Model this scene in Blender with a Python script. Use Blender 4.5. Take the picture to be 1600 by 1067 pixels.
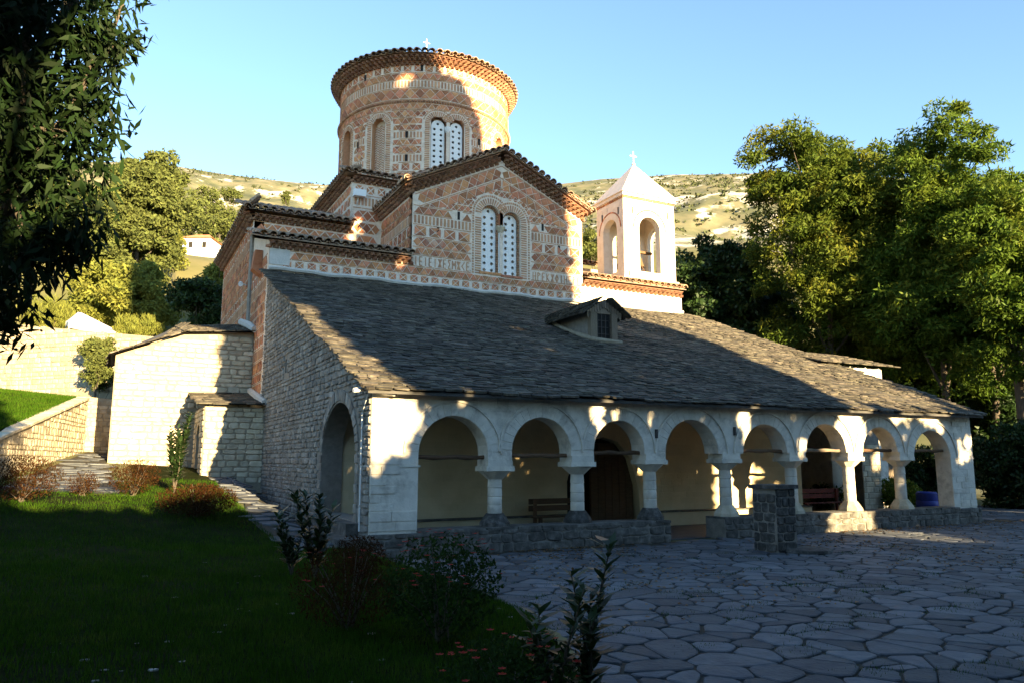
import bpy, math, random
import numpy as np
from mathutils import Matrix, Vector
from mathutils.geometry import tessellate_polygon
R = math.radians
rng = np.random.default_rng(7)
random.seed(7)
for o in list(bpy.data.objects):
    bpy.data.objects.remove(o)
scene = bpy.context.scene
col = scene.collection

# ------------------------------------------------------------------ camera, sky, sun, exposure
CAM = np.array([-5.57, -18.33, 2.32]); AZ = R(62.74); PITCH = R(8.78); FPX = 1200.0
cd = bpy.data.cameras.new('camera'); cam = bpy.data.objects.new('camera', cd); col.objects.link(cam)
cd.sensor_width = 36; cd.lens = 27.0; cd.clip_start = 0.1; cd.clip_end = 5000
cam.location = CAM; cam.rotation_euler = (R(90) + PITCH, 0, AZ - R(90))
scene.camera = cam
SUNK, SUNT = 0.12, 0.197           # towards the sun: (SUNK, -1, SUNT)
sdir = Vector((SUNK, -1, SUNT)).normalized()
SUN_EL = math.asin(sdir.z); SUN_ROT = math.atan2(sdir.x, sdir.y)
world = bpy.data.worlds.new('World'); scene.world = world; world.use_nodes = True
wn = world.node_tree.nodes; wl = world.node_tree.links
sky = wn.new('ShaderNodeTexSky'); sky.sky_type = 'NISHITA'; sky.sun_disc = False
sky.sun_elevation = SUN_EL; sky.sun_rotation = SUN_ROT; sky.altitude = 300
sky.air_density = 1.0; sky.dust_density = 0.0; sky.ozone_density = 3.6
wl.new(sky.outputs[0], wn['Background'].inputs['Color'])
wn['Background'].inputs['Strength'].default_value = 0.10
sl = bpy.data.lights.new('sun', 'SUN'); sun = bpy.data.objects.new('sun', sl); col.objects.link(sun)
sl.energy = 5.0; sl.angle = R(0.5); sl.color = (1.0, 0.82, 0.53)
sun.rotation_euler = sdir.to_track_quat('Z', 'Y').to_euler()
scene.view_settings.view_transform = 'Standard'; scene.view_settings.look = 'None'
scene.view_settings.gamma = 1; scene.view_settings.exposure = 2.5
try:
    scene.view_settings.use_white_balance = True; scene.view_settings.white_balance_temperature = 7800; scene.view_settings.white_balance_tint = 10
except Exception: pass
try: scene.cycles.max_bounces = 6
except Exception: pass

Fh = np.array([math.cos(AZ), math.sin(AZ), 0]); Rv = np.array([math.sin(AZ), -math.cos(AZ), 0])
Fv = Fh * math.cos(PITCH) + np.array([0, 0, math.sin(PITCH)]); Uv = -Fh * math.sin(PITCH) + np.array([0, 0, math.cos(PITCH)])
def project(p):
    v = np.asarray(p, float) - CAM; z = v @ Fv
    if z < .2: return None
    return 800 + FPX * (v @ Rv) / z, 533.5 - FPX * (v @ Uv) / z, z
def ray(x, y): return Fv + Rv * (x - 800) / FPX - Uv * (y - 533.5) / FPX
def onY(x, y, Y): d = ray(x, y); return CAM + d * (Y - CAM[1]) / d[1]
def onZ(x, y, z): d = ray(x, y); return CAM + d * (z - CAM[2]) / d[2]
def at(x, y, dist): return CAM + ray(x, y) * dist
def uv_sun(p): return p[0] + SUNK * (p[1] + 27), p[2] + SUNT * (p[1] + 27)

# ------------------------------------------------------------------ materials
MATS = {}
def M(name, cols, scale=3.0, rough=.85, bump=.25, bscale=25., var=.25, detail=6., spec=.3, transl=0., emis=None, stretch=None, big=None):
    """noise-ramped colour in world space, per-piece value variation, fine bump"""
    m = bpy.data.materials.new(name); m.use_nodes = True; MATS[name] = m
    N = m.node_tree.nodes; L = m.node_tree.links
    b = N['Principled BSDF']; out = N['Material Output']
    geo = N.new('ShaderNodeNewGeometry'); oi = N.new('ShaderNodeObjectInfo')
    pos = geo.outputs['Position']
    if stretch:
        mp = N.new('ShaderNodeVectorMath'); mp.operation = 'MULTIPLY'; mp.inputs[1].default_value = stretch
        L.new(pos, mp.inputs[0]); pos = mp.outputs[0]
    n1 = N.new('ShaderNodeTexNoise'); n1.inputs['Scale'].default_value = scale; n1.inputs['Detail'].default_value = detail
    n1.inputs['Roughness'].default_value = .62
    L.new(pos, n1.inputs['Vector'])
    cr = N.new('ShaderNodeValToRGB'); e = cr.color_ramp.elements
    k = len(cols)
    e[0].position = .28; e[0].color = (*cols[0], 1)
    e[1].position = .74; e[1].color = (*cols[-1], 1)
    for i in range(1, k - 1):
        q = e.new(.28 + .46 * i / (k - 1)); q.color = (*cols[i], 1)
    L.new(n1.outputs['Fac'], cr.inputs['Fac'])
    c = cr.outputs['Color']
    if big:   # large soft weathering patches of another colour
        n3 = N.new('ShaderNodeTexNoise'); n3.inputs['Scale'].default_value = big[1]; n3.inputs['Detail'].default_value = 8
        n3.inputs['Roughness'].default_value = .7
        L.new(geo.outputs['Position'], n3.inputs['Vector'])
        r3 = N.new('ShaderNodeValToRGB'); r3.color_ramp.elements[0].position = big[2]; r3.color_ramp.elements[1].position = big[3]
        L.new(n3.outputs['Fac'], r3.inputs['Fac'])
        mx = N.new('ShaderNodeMix'); mx.data_type = 'RGBA'; mx.inputs[7].default_value = (*big[0], 1)
        L.new(r3.outputs['Color'], mx.inputs[0]); L.new(c, mx.inputs[6]); c = mx.outputs[2]
    if var:
        ad = N.new('ShaderNodeMath'); ad.operation = 'ADD'; L.new(geo.outputs['Random Per Island'], ad.inputs[0]); L.new(oi.outputs['Random'], ad.inputs[1])
        fr = N.new('ShaderNodeMath'); fr.operation = 'FRACT'; L.new(ad.outputs[0], fr.inputs[0])
        mr = N.new('ShaderNodeMapRange'); mr.inputs['To Min'].default_value = 1 - var; mr.inputs['To Max'].default_value = 1 + var
        L.new(fr.outputs[0], mr.inputs['Value'])
        hs = N.new('ShaderNodeHueSaturation'); L.new(c, hs.inputs['Color']); L.new(mr.outputs[0], hs.inputs['Value'])
        f2 = N.new('ShaderNodeMath'); f2.operation = 'MULTIPLY'; f2.inputs[1].default_value = 7.31; L.new(fr.outputs[0], f2.inputs[0])
        f3 = N.new('ShaderNodeMath'); f3.operation = 'FRACT'; L.new(f2.outputs[0], f3.inputs[0])
        m2 = N.new('ShaderNodeMapRange'); m2.inputs['To Min'].default_value = .5 - var * .03; m2.inputs['To Max'].default_value = .5 + var * .03
        L.new(f3.outputs[0], m2.inputs['Value']); L.new(m2.outputs[0], hs.inputs['Hue'])
        c = hs.outputs['Color']
    L.new(c, b.inputs['Base Color'])
    b.inputs['Roughness'].default_value = rough; b.inputs['Specular IOR Level'].default_value = spec
    if bump:
        n2 = N.new('ShaderNodeTexNoise'); n2.inputs['Scale'].default_value = bscale; n2.inputs['Detail'].default_value = 5
        L.new(pos, n2.inputs['Vector'])
        bp = N.new('ShaderNodeBump'); bp.inputs['Strength'].default_value = bump; bp.inputs['Distance'].default_value = .03
        L.new(n2.outputs['Fac'], bp.inputs['Height']); L.new(bp.outputs[0], b.inputs['Normal'])
    if transl:
        t = N.new('ShaderNodeBsdfTranslucent'); L.new(c, t.inputs['Color'])
        mxs = N.new('ShaderNodeMixShader'); mxs.inputs[0].default_value = transl
        L.new(b.outputs[0], mxs.inputs[1]); L.new(t.outputs[0], mxs.inputs[2]); L.new(mxs.outputs[0], out.inputs['Surface'])
    return m
M('whitewash', [(.52, .48, .40), (.66, .615, .52), (.74, .695, .60)], 2.2, bump=.35, bscale=14, var=.08, big=((.27, .24, .19), 1.5, .52, .74))
M('porch_plaster', [(.54, .44, .27), (.66, .55, .36)], 1.5, bump=.2, bscale=18, var=.05)
M('plinth_stone', [(.045, .042, .037), (.11, .105, .092), (.24, .225, .20)], 4, bump=.7, bscale=12, var=.2)
M('rubble', [(.13, .12, .105), (.24, .22, .19), (.36, .335, .30)], 2.5, bump=.6, bscale=18, var=.28, big=((.11, .105, .10), .35, .5, .75))
M('rubble_mortar', [(.16, .145, .12), (.27, .245, .21)], 5, bump=.6, bscale=20, var=0)
M('warm_stone', [(.34, .29, .20), (.46, .40, .29), (.56, .50, .39)], 3, bump=.6, bscale=16, var=.22)
M('warm_mortar', [(.22, .185, .13), (.34, .29, .21)], 4, bump=.5, bscale=18, var=0)
M('dry_stone', [(.26, .215, .15), (.38, .325, .235), (.48, .425, .325)], 3, bump=.6, bscale=16, var=.25)
M('dark_joint', [(.08, .07, .055), (.16, .14, .11)], 5, bump=.5, var=0)
M('slate', [(.034, .030, .023), (.066, .058, .044), (.14, .122, .09)], 3.5, rough=.85, bump=.6, bscale=22, var=.6, big=((.15, .13, .095), 1.5, .55, .75))
M('slate_under', [(.05, .05, .045), (.09, .085, .08)], 4, var=0)
M('mortar', [(.58, .45, .35), (.70, .58, .47), (.77, .67, .56)], 5, bump=.6, bscale=30, var=0, big=((.30, .24, .18), 1.1, .56, .74))
M('white_mortar', [(.44, .42, .38), (.58, .55, .50)], 5, bump=.4, bscale=20, var=0)
M('terracotta', [(.38, .135, .065), (.48, .195, .095), (.53, .26, .145)], 6, bump=.5, bscale=40, var=.38, big=((.44, .33, .25), .6, .60, .74))
M('thin_brick', [(.40, .20, .11), (.52, .28, .16)], 8, bump=.4, bscale=40, var=.25)
M('roof_tile', [(.22, .12, .075), (.36, .22, .14), (.46, .33, .23)], 5, bump=.4, bscale=30, var=.35, big=((.17, .16, .13), 2.0, .48, .68))
M('cornice_brick', [(.20, .10, .06), (.30, .155, .09)], 7, bump=.4, bscale=40, var=.3)
M('tower_stone', [(.62, .55, .45), (.72, .65, .55), (.78, .72, .63)], 2.5, bump=.35, bscale=16, var=.08)
M('white_slab', [(.74, .74, .72), (.80, .80, .78)], 3, bump=.1, var=0)
M('painted_dark', [(.012, .011, .01), (.02, .018, .016)], 3, bump=0, var=0)  # near-black colour stands in for unlit interiors and holes; also lens glass
M('wood_dark', [(.035, .022, .014), (.07, .045, .028)], 4, bump=.5, bscale=20, var=.3, stretch=(1, 6, 6))
M('wood_brown', [(.10, .055, .03), (.17, .10, .055)], 4, bump=.5, bscale=20, var=.25, stretch=(1, 6, 6))
M('wood_weathered', [(.16, .125, .09), (.28, .22, .16)], 4, bump=.5, bscale=18, var=.25, stretch=(6, 6, 1))
M('wood_red', [(.13, .03, .018), (.20, .05, .03)], 4, bump=.3, var=.2)
M('iron', [(.03, .028, .026), (.06, .05, .045)], 8, rough=.6, var=0)
M('white_paint', [(.74, .74, .72), (.80, .80, .78)], 4, rough=.5, bump=.05, var=0)
M('pale_metal', [(.5, .46, .42), (.62, .56, .5)], 6, rough=.45, bump=.05, var=0)
M('bronze', [(.10, .07, .035), (.17, .12, .06)], 8, rough=.5, bump=.1, var=0)
M('blue_plastic', [(.012, .03, .20), (.02, .045, .27)], 6, rough=.5, bump=.05, var=0)
M('flagstone', [(.056, .064, .074), (.088, .098, .108), (.135, .142, .145)], 2.6, rough=.78, bump=.6, bscale=14, var=.38, big=((.045, .042, .034), 1.3, .55, .8))
M('joint_soil', [(.025, .022, .016), (.045, .038, .027), (.03, .034, .016)], 6, bump=.6, var=0)
M('soil', [(.04, .032, .022), (.075, .06, .04), (.10, .085, .06)], 3, bump=.7, bscale=10, var=0)
M('lawn_soil', [(.007, .010, .003), (.012, .017, .005), (.024, .021, .011)], 1.2, spec=.02, rough=1., bump=.7, bscale=12, var=0)
M('grass', [(.019, .055, .004), (.034, .082, .008), (.065, .10, .014)], 1.5, spec=.02, rough=1., bump=0, var=.3, transl=.3)
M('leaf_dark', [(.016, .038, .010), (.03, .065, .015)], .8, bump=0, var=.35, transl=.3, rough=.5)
M('leaf_near', [(.007, .018, .005), (.016, .036, .009)], .8, spec=.15, bump=0, var=.4, transl=.3, rough=.6)
M('leaf_locust_yellow', [(.036, .070, .010), (.080, .112, .017), (.17, .155, .022)], .35, bump=0, var=.35, transl=.35, rough=.6, spec=.1)
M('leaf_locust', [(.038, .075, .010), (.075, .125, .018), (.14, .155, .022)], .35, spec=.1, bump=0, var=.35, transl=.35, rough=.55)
M('leaf_olive', [(.07, .09, .022), (.11, .13, .035)], .5, bump=0, var=.35, transl=.25)
M('leaf_yellow', [(.13, .16, .03), (.20, .20, .04)], .5, bump=0, var=.3, transl=.35)
M('leaf_bay', [(.016, .036, .011), (.030, .056, .018)], .9, bump=0, var=.3, transl=.25, rough=.45)
M('leaf_rust', [(.032, .012, .005), (.05, .021, .007), (.026, .03, .009)], 3., spec=.05, bump=0, var=.35, transl=.3)
M('leaf_flower', [(.014, .036, .008), (.026, .055, .012)], 2., spec=.08, bump=0, var=.3, transl=.3)
M('petal_red', [(.32, .014, .008), (.42, .03, .012)], 5, bump=0, var=.25, transl=.2)
M('dry_leaf', [(.16, .085, .035), (.26, .15, .06)], 4, bump=0, var=.35, transl=.15)
M('bark', [(.06, .048, .036), (.12, .098, .075)], 5, bump=.8, bscale=12, var=0, stretch=(3, 3, .6))
M('mountain', [(.042, .052, .028), (.085, .092, .05), (.16, .145, .085), (.21, .20, .16)], .035, detail=14, bump=1.0, bscale=.15, var=0, big=((.42, .40, .35), .03, .54, .60))
M('hillside', [(.05, .065, .018), (.12, .115, .045), (.20, .165, .08)], .05, detail=10, bump=.6, bscale=.6, var=0)
M('scrub', [(.035, .046, .018), (.06, .07, .028)], .05, bump=0, var=.35)
M('red_tiles', [(.42, .17, .08), (.50, .23, .12)], 1.5, bump=.5, bscale=4, var=.1)
M('tent_cloth', [(.74, .72, .66), (.80, .78, .72)], 2, bump=.1, var=0)
M('lichen_stone', [(.025, .024, .021), (.065, .062, .056), (.17, .165, .15)], 6, bump=.7, bscale=16, var=.2)

# ------------------------------------------------------------------ mesh helpers
def tag(o, label=None, cat=None, group=None, kind=None):
    if label: o['label'] = label
    if cat: o['category'] = cat
    if group: o['group'] = group
    if kind: o['kind'] = kind
    return o
def empty(name, loc=(0, 0, 0)):
    o = bpy.data.objects.new(name, None); o.location = loc; o.empty_display_size = .3; col.objects.link(o); return o
def link(name, me, mat, parent=None):
    o = bpy.data.objects.new(name, me); col.objects.link(o)
    if mat and not me.materials: me.materials.append(MATS[mat])
    if parent is not None:
        o.parent = parent; o.matrix_parent_inverse = PINV.get(parent.name) or Matrix.Identity(4)
    return o
PINV = {}
def thing(name, label, cat, loc=(0, 0, 0), group=None):
    o = empty(name, loc); PINV[o.name] = Matrix.Translation(loc).inverted(); return tag(o, label, cat, group)
def np_mesh(name, V, F, smooth=False):
    """V (n,3), F (m,k) fixed size faces"""
    V = np.ascontiguousarray(V, np.float32); F = np.ascontiguousarray(F, np.int32)
    me = bpy.data.meshes.new(name); k = F.shape[1]
    me.vertices.add(len(V)); me.vertices.foreach_set('co', V.ravel())
    me.loops.add(F.size); me.loops.foreach_set('vertex_index', F.ravel())
    me.polygons.add(len(F)); me.polygons.foreach_set('loop_start', np.arange(0, F.size, k, dtype=np.int32))
    me.polygons.foreach_set('loop_total', np.full(len(F), k, np.int32))
    if smooth: me.polygons.foreach_set('use_smooth', np.ones(len(F), bool))
    me.update(calc_edges=True); return me
class G:
    def __init__(s): s.v = []; s.f = []
    def add(s, V, F):
        n = len(s.v); s.v += [tuple(map(float, p)) for p in V]; s.f += [tuple(i + n for i in q) for q in F]; return s
    def box(s, x0, x1, y0, y1, z0, z1):
        return s.add([(x0, y0, z0), (x1, y0, z0), (x1, y1, z0), (x0, y1, z0), (x0, y0, z1), (x1, y0, z1), (x1, y1, z1), (x0, y1, z1)],
                     [(0, 3, 2, 1), (4, 5, 6, 7), (0, 1, 5, 4), (1, 2, 6, 5), (2, 3, 7, 6), (3, 0, 4, 7)])
    def prism(s, poly, off):
        n = len(poly); off = np.asarray(off, float); P = [np.asarray(p, float) for p in poly]
        return s.add(P + [p + off for p in P], [tuple(range(n))[::-1], tuple(range(n, 2 * n))] + [(i, (i + 1) % n, n + (i + 1) % n, n + i) for i in range(n)])
    def tube(s, pts, rad, n=8, cap=True):
        pts = [np.asarray(p, float) for p in pts]; rad = rad if hasattr(rad, '__len__') else [rad] * len(pts)
        V = []; F = []
        for i, p in enumerate(pts):
            t = pts[min(i + 1, len(pts) - 1)] - pts[max(i - 1, 0)]; t /= np.linalg.norm(t) + 1e-9
            a = np.cross(t, (0, 0, 1) if abs(t[2]) < .9 else (1, 0, 0)); a /= np.linalg.norm(a); b = np.cross(t, a)
            for k in range(n):
                w = 2 * math.pi * k / n; V.append(p + rad[i] * (math.cos(w) * a + math.sin(w) * b))
        for i in range(len(pts) - 1):
            for k in range(n):
                F.append((i * n + k, i * n + (k + 1) % n, (i + 1) * n + (k + 1) % n, (i + 1) * n + k))
        if cap: F += [tuple(range(n))[::-1], tuple(range((len(pts) - 1) * n, len(pts) * n))]
        return s.add(V, F)
    def lathe(s, prof, c, n=16, ang0=0.0):
        V = []; F = []
        for r, z in prof:
            for k in range(n):
                w = ang0 + 2 * math.pi * k / n; V.append((c[0] + r * math.cos(w), c[1] + r * math.sin(w), c[2] + z))
        for i in range(len(prof) - 1):
            for k in range(n): F.append((i * n + k, i * n + (k + 1) % n, (i + 1) * n + (k + 1) % n, (i + 1) * n + k))
        F += [tuple(range(n))[::-1], tuple(range((len(prof) - 1) * n, len(prof) * n))]
        return s.add(V, F)
    def build(s, name, mat, parent=None, smooth=False):
        me = bpy.data.meshes.new(name); me.from_pydata(s.v, [], s.f)
        if smooth:
            me.polygons.foreach_set('use_smooth', np.ones(len(me.polygons), bool))
            try: me.set_sharp_from_angle(angle=R(40))
            except Exception: pass
        me.update(); return link(name, me, mat, parent)
def arch(xl, xr, zs, n=14, zb=None, point=0.0):
    """open outline of an arch from (xl, zb) over the crown to (xr, zb), springing at zs"""
    c = (xl + xr) / 2; r = (xr - xl) / 2
    pts = [(c - r * math.cos(math.pi * i / n), zs + (r + point * math.sin(math.pi * i / n) ** 3) * math.sin(math.pi * i / n)) for i in range(n + 1)]
    if zb is not None: pts = [(xl, zb)] + pts + [(xr, zb)]
    return pts
def wall_holes(outline, holes, M4, thick, name, mat, parent=None):
    """flat wall from a 2D outline with holes; M4: 4x4 local (x, z, outward n) frame; extruded inward by thick"""
    loops = [outline] + holes
    tri = tessellate_polygon([[Vector((p[0], p[1], 0)) for p in lp] for lp in loops])
    P = [p for lp in loops for p in lp]; n = len(P); V = []
    for d in (0, -thick):
        for p in P: V.append(tuple((M4 @ np.array([p[0], p[1], d, 1]))[:3]))
    F = []
    for t in tri:
        a, b, c = [P[i] for i in t]
        ccw = (b[0] - a[0]) * (c[1] - a[1]) - (b[1] - a[1]) * (c[0] - a[0]) > 0
        t = tuple(t) if ccw else tuple(t)[::-1]
        F.append(t); F.append(tuple(i + n for i in t[::-1]))
    k = 0
    for lp in loops:
        m = len(lp)
        area = sum(lp[i][0] * lp[(i + 1) % m][1] - lp[(i + 1) % m][0] * lp[i][1] for i in range(m))
        outer = (lp is outline)
        for i in range(m):
            a, b = k + i, k + (i + 1) % m
            q = (a, a + n, b + n, b)
            if (area > 0) != outer: q = q[::-1]
            F.append(q)
        k += m
    g = G(); g.add(V, F); return g.build(name, mat, parent)
def frame(o, u, v=(0, 0, 1)):
    u = np.asarray(u, float); u /= np.linalg.norm(u); v = np.asarray(v, float); v /= np.linalg.norm(v); n = np.cross(u, v)
    m = np.eye(4); m[:3, 0] = u; m[:3, 1] = v; m[:3, 2] = n; m[:3, 3] = o; return m

# ------------------------------------------------------------------ pieces: many alike solids, the 300 that show largest are objects, the rest one mesh
TPL = {}
def emit(name, items, mat, parent, limit=300, field=None, cull=True):
    """items: list of (template key, 4x4). Templates hold (verts, faces) in local space"""
    if not items: return
    sc = []
    for key, m in items:
        V = TPL[key][0]
        ctr = m[:3, 3]
        pr = project(ctr)
        ext = (V.max(0) - V.min(0)); w = np.sort(np.linalg.norm(m[:3, :3], axis=0) * ext)
        s = 0
        if pr and -20 < pr[0] < 1620 and -20 < pr[1] < 1087: s = w[-1] * w[-2] / pr[2] ** 2 + 1e-9
        sc.append(s)
    order = np.argsort(-np.array(sc)); nobj = min(limit, sum(1 for s in sc if s > 0))
    meshes = {}
    for i in order[:nobj]:
        key, m = items[i]
        if key not in meshes:
            me = bpy.data.meshes.new(name); me.from_pydata([tuple(p) for p in TPL[key][0]], [], TPL[key][1]); me.materials.append(MATS[mat]); me.update(); meshes[key] = me
        o = bpy.data.objects.new(name, meshes[key]); col.objects.link(o)
        o.parent = parent; o.matrix_parent_inverse = PINV.get(parent.name) or Matrix.Identity(4)
        o.matrix_basis = Matrix(m.tolist())
    rest = order[nobj:]
    if len(rest):
        V = []; F = []; n = 0
        for i in rest:
            key, m = items[i]; v, f = TPL[key]
            V.append(v @ m[:3, :3].T + m[:3, 3]); F += [tuple(k + n for k in q) for q in f]; n += len(v)
        me = bpy.data.meshes.new(field or name + '_field'); me.from_pydata(np.concatenate(V).tolist(), [], F); me.update()
        o = link(field or name + '_field', me, mat, parent); o['kind'] = 'stuff'
def tpl_block(seed, jit=.06, bev=.1):
    """chamfered, slightly uneven unit block, back face open-free"""
    key = ('blk', seed, jit, bev)
    if key in TPL: return key
    r = np.random.default_rng(seed + 100)
    c = np.array([(-.5, -.5), (.5, -.5), (.5, .5), (-.5, .5)]) + r.uniform(-jit, jit, (4, 2))
    if jit > .05:   # cut corners make it less of a rectangle
        pts = []
        for i in range(4):
            a, b, d = c[i], c[i - 1], c[(i + 1) % 4]; k = r.uniform(.06, .22)
            pts += [a + (b - a) * k, a + (d - a) * k]
        c = np.array(pts)
    n = len(c); inn = c * (1 - 2 * bev) + 0
    V = np.concatenate([np.c_[c, np.full(n, -.5)], np.c_[c, np.full(n, .5 - bev * 1.6)], np.c_[inn, np.full(n, .5) + r.uniform(-.05, .05, n) * (1 if jit > .03 else .3)]])
    F = [tuple(range(2 * n, 3 * n))]
    for i in range(n):
        j = (i + 1) % n; F += [(i, j, n + j, n + i), (n + i, n + j, 2 * n + j, 2 * n + i)]
    TPL[key] = (V, F); return key
def tpl_poly(poly, th):
    """prism of a 2D polygon centred on its centroid; local xy polygon, z thickness"""
    p = np.asarray(poly, float); c = p.mean(0); q = p - c
    key = ('poly', tuple(np.round(q.ravel(), 2)), round(th, 3))
    if key not in TPL:
        n = len(q); b = q * .93
        V = np.concatenate([np.c_[q, np.full(n, -th)], np.c_[q, np.full(n, th * .6)], np.c_[b, np.full(n, th)]])
        F = [tuple(range(2 * n, 3 * n))]
        for i in range(n):
            j = (i + 1) % n; F += [(i, j, n + j, n + i), (n + i, n + j, 2 * n + j, 2 * n + i)]
        TPL[key] = (V, F)
    return key, c
def ccw(p):
    a = sum(p[i][0] * p[(i + 1) % len(p)][1] - p[(i + 1) % len(p)][0] * p[i][1] for i in range(len(p)))
    return list(p) if a > 0 else list(p)[::-1]
def inset(p, g):
    p = np.asarray(ccw(p), float); c = p.mean(0)
    ds = []
    for i in range(len(p)):
        a, b = p[i], p[(i + 1) % len(p)]; e = b - a; L = np.linalg.norm(e) + 1e-9
        ds.append(abs(e[0] * (c[1] - a[1]) - e[1] * (c[0] - a[0])) / L)
    k = max(.2, 1 - g / (min(ds) + 1e-9)); return c + (p - c) * k
def polys_to_items(polys, fr, th=.02, g=.02):
    """fr: function (x, z) -> 4x4 frame with origin at that point"""
    it = []
    for p in polys:
        q = inset(p, g) if g else np.asarray(ccw(p), float)
        key, c = tpl_poly(q, th); m = fr(c[0], c[1]); t = random.gauss(0, .022) if g else 0
        u, v = m[:3, 0].copy(), m[:3, 1].copy(); m[:3, 0] = u * math.cos(t) + v * math.sin(t); m[:3, 1] = v * math.cos(t) - u * math.sin(t)
        m[:3, 3] += m[:3, 2] * random.uniform(-.45, .45) * th; it.append((key, m))
    return it
def plane_fr(o, u, v=(0, 0, 1), off=0.0):
    b = frame(o, u, v)
    def f(x, z):
        m = b.copy(); m[:3, 3] = b[:3, 3] + b[:3, 0] * x + b[:3, 1] * z + b[:3, 2] * off; return m
    return f
def cyl_fr(cx, cy, r):
    def f(s, z):
        th = s / r; n = np.array([math.cos(th), math.sin(th), 0]); u = np.array([-math.sin(th), math.cos(th), 0])
        m = np.eye(4); m[:3, 0] = u; m[:3, 1] = (0, 0, 1); m[:3, 2] = n; m[:3, 3] = (cx + r * n[0], cy + r * n[1], z); return m
    return f
def band(x0, x1, z0, z1, kind):
    h = z1 - z0; L = x1 - x0; out = []
    if kind == 'tri':
        n = max(1, round(L / (h * 1.35))); w = L / n
        for i in range(n):
            x = x0 + i * w; out.append([(x, z0), (x + w, z0), (x + w / 2, z1)])
            if i < n - 1: out.append([(x + w / 2, z1), (x + w, z0), (x + 1.5 * w, z1)])
    elif kind == 'dia':
        n = max(1, round(L / (h * .95))); w = L / n; zm = (z0 + z1) / 2
        for i in range(n):
            x = x0 + i * w
            out.append([(x, zm), (x + w / 2, z0), (x + w, zm), (x + w / 2, z1)])
            if i < n - 1:
                out.append([(x + w / 2, z1), (x + w, zm), (x + 1.5 * w, z1)]); out.append([(x + w / 2, z0), (x + 1.5 * w, z0), (x + w, zm)])
    elif kind == 'bars':
        n = max(1, round(L / .2)); w = L / n
        for i in range(n):
            x = x0 + (i + .5) * w; out.append([(x - .055, z0 + .03), (x + .055, z0 + .03), (x + .055, z1 - .03), (x - .055, z1 - .03)])
    elif kind == 'xsq':
        n = max(1, round(L / (h + .16))); w = L / n
        for i in range(n):
            a, b = x0 + i * w + .06, x0 + (i + 1) * w - .10; c = ((a + b) / 2, (z0 + z1) / 2); e, f = z0 + .02, z1 - .02
            for q in ([(a, e), (b, e), c], [(b, e), (b, f), c], [(b, f), (a, f), c], [(a, f), (a, e), c]): out.append(q)
    elif kind == 'line':
        n = max(1, round(L / .5)); w = L / n
        for i in range(n): out.append([(x0 + i * w + .015, z0), (x0 + (i + 1) * w - .015, z0), (x0 + (i + 1) * w - .015, z1), (x0 + i * w + .015, z1)])
    return out
def inside(p, poly):
    x, y = p; c = False; n = len(poly)
    for i in range(n):
        (x1, y1), (x2, y2) = poly[i], poly[(i + 1) % n]
        if (y1 > y) != (y2 > y) and x < (x2 - x1) * (y - y1) / (y2 - y1) + x1: c = not c
    return c
def keep(polys, poly_in=None, outs=()):
    r = []
    for p in polys:
        if poly_in and not all(inside(q, poly_in) for q in inset(p, .01)): continue
        if any(inside(q, o) for o in outs for q in inset(p, .01)): continue
        r.append(p)
    return r
def clip_out(polys, bad, amin=.012):
    """trim convex pieces where bad((x, z)) holds instead of dropping them"""
    r = []
    for p in polys:
        fl_ = [bad(q) for q in p]
        if not any(fl_): r.append(p); continue
        if all(fl_): continue
        o = []
        for i in range(len(p)):
            a, b, fa, fb_ = np.array(p[i], float), np.array(p[(i + 1) % len(p)], float), fl_[i], fl_[(i + 1) % len(p)]
            if not fa: o.append(tuple(a))
            if fa != fb_:
                lo, hi = (a, b) if not fa else (b, a)
                for _ in range(9):
                    m_ = (lo + hi) / 2
                    if bad(m_): hi = m_
                    else: lo = m_
                o.append(tuple(lo))
        if len(o) >= 3:
            ar = abs(sum(o[i][0] * o[(i + 1) % len(o)][1] - o[(i + 1) % len(o)][0] * o[i][1] for i in range(len(o)))) / 2
            if ar > amin: r.append(o)
    return r
def ring(cx, cz, r0, r1, a0, a1, w, gap=.35):
    """radial bricks between radii, brick pitch w at the mid radius"""
    n = max(1, round((a1 - a0) * (r0 + r1) / 2 / w)); out = []
    for i in range(n):
        t0 = a0 + (a1 - a0) * (i + gap / 2) / n; t1 = a0 + (a1 - a0) * (i + 1 - gap / 2) / n
        out.append([(cx + r0 * math.cos(t0), cz + r0 * math.sin(t0)), (cx + r1 * math.cos(t0), cz + r1 * math.sin(t0)),
                    (cx + r1 * math.cos(t1), cz + r1 * math.sin(t1)), (cx + r0 * math.cos(t1), cz + r0 * math.sin(t1))])
    return out
def courses(x0, x1, z0, z1, hmin, hmax, lmin, lmax, ok, fr, gap=.02, depth=.08, jit=.06, proud=.03, r=None, tilt=.0, nt=8, bev=.1):
    """rows of blocks where ok(x, z, l, h); returns items"""
    r = r or random.Random(3); it = []; z = z0
    while z < z1 - hmin * .6:
        h = min(r.uniform(hmin, hmax), z1 - z); x = x0 - r.uniform(0, lmin)
        while x < x1:
            l = r.uniform(lmin, lmax)
            a, b = max(x, x0), min(x + l, x1)
            if b - a > lmin * .35 and ok((a + b) / 2, z + h / 2, b - a, h):
                m = fr((a + b) / 2, z + h / 2).copy()
                m[:3, 3] += m[:3, 2] * (proud - depth / 2 + r.uniform(-1, 1) * min(.012, proud * .4))
                t = r.uniform(-tilt, tilt); u, v = m[:3, 0].copy(), m[:3, 1].copy()
                m[:3, 0] = (u * math.cos(t) + v * math.sin(t)) * (b - a - gap); m[:3, 1] = (v * math.cos(t) - u * math.sin(t)) * (h - gap); m[:3, 2] *= depth
                it.append((tpl_block(r.randrange(nt), jit, bev), m))
            x += l
        z += h
    return it

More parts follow.
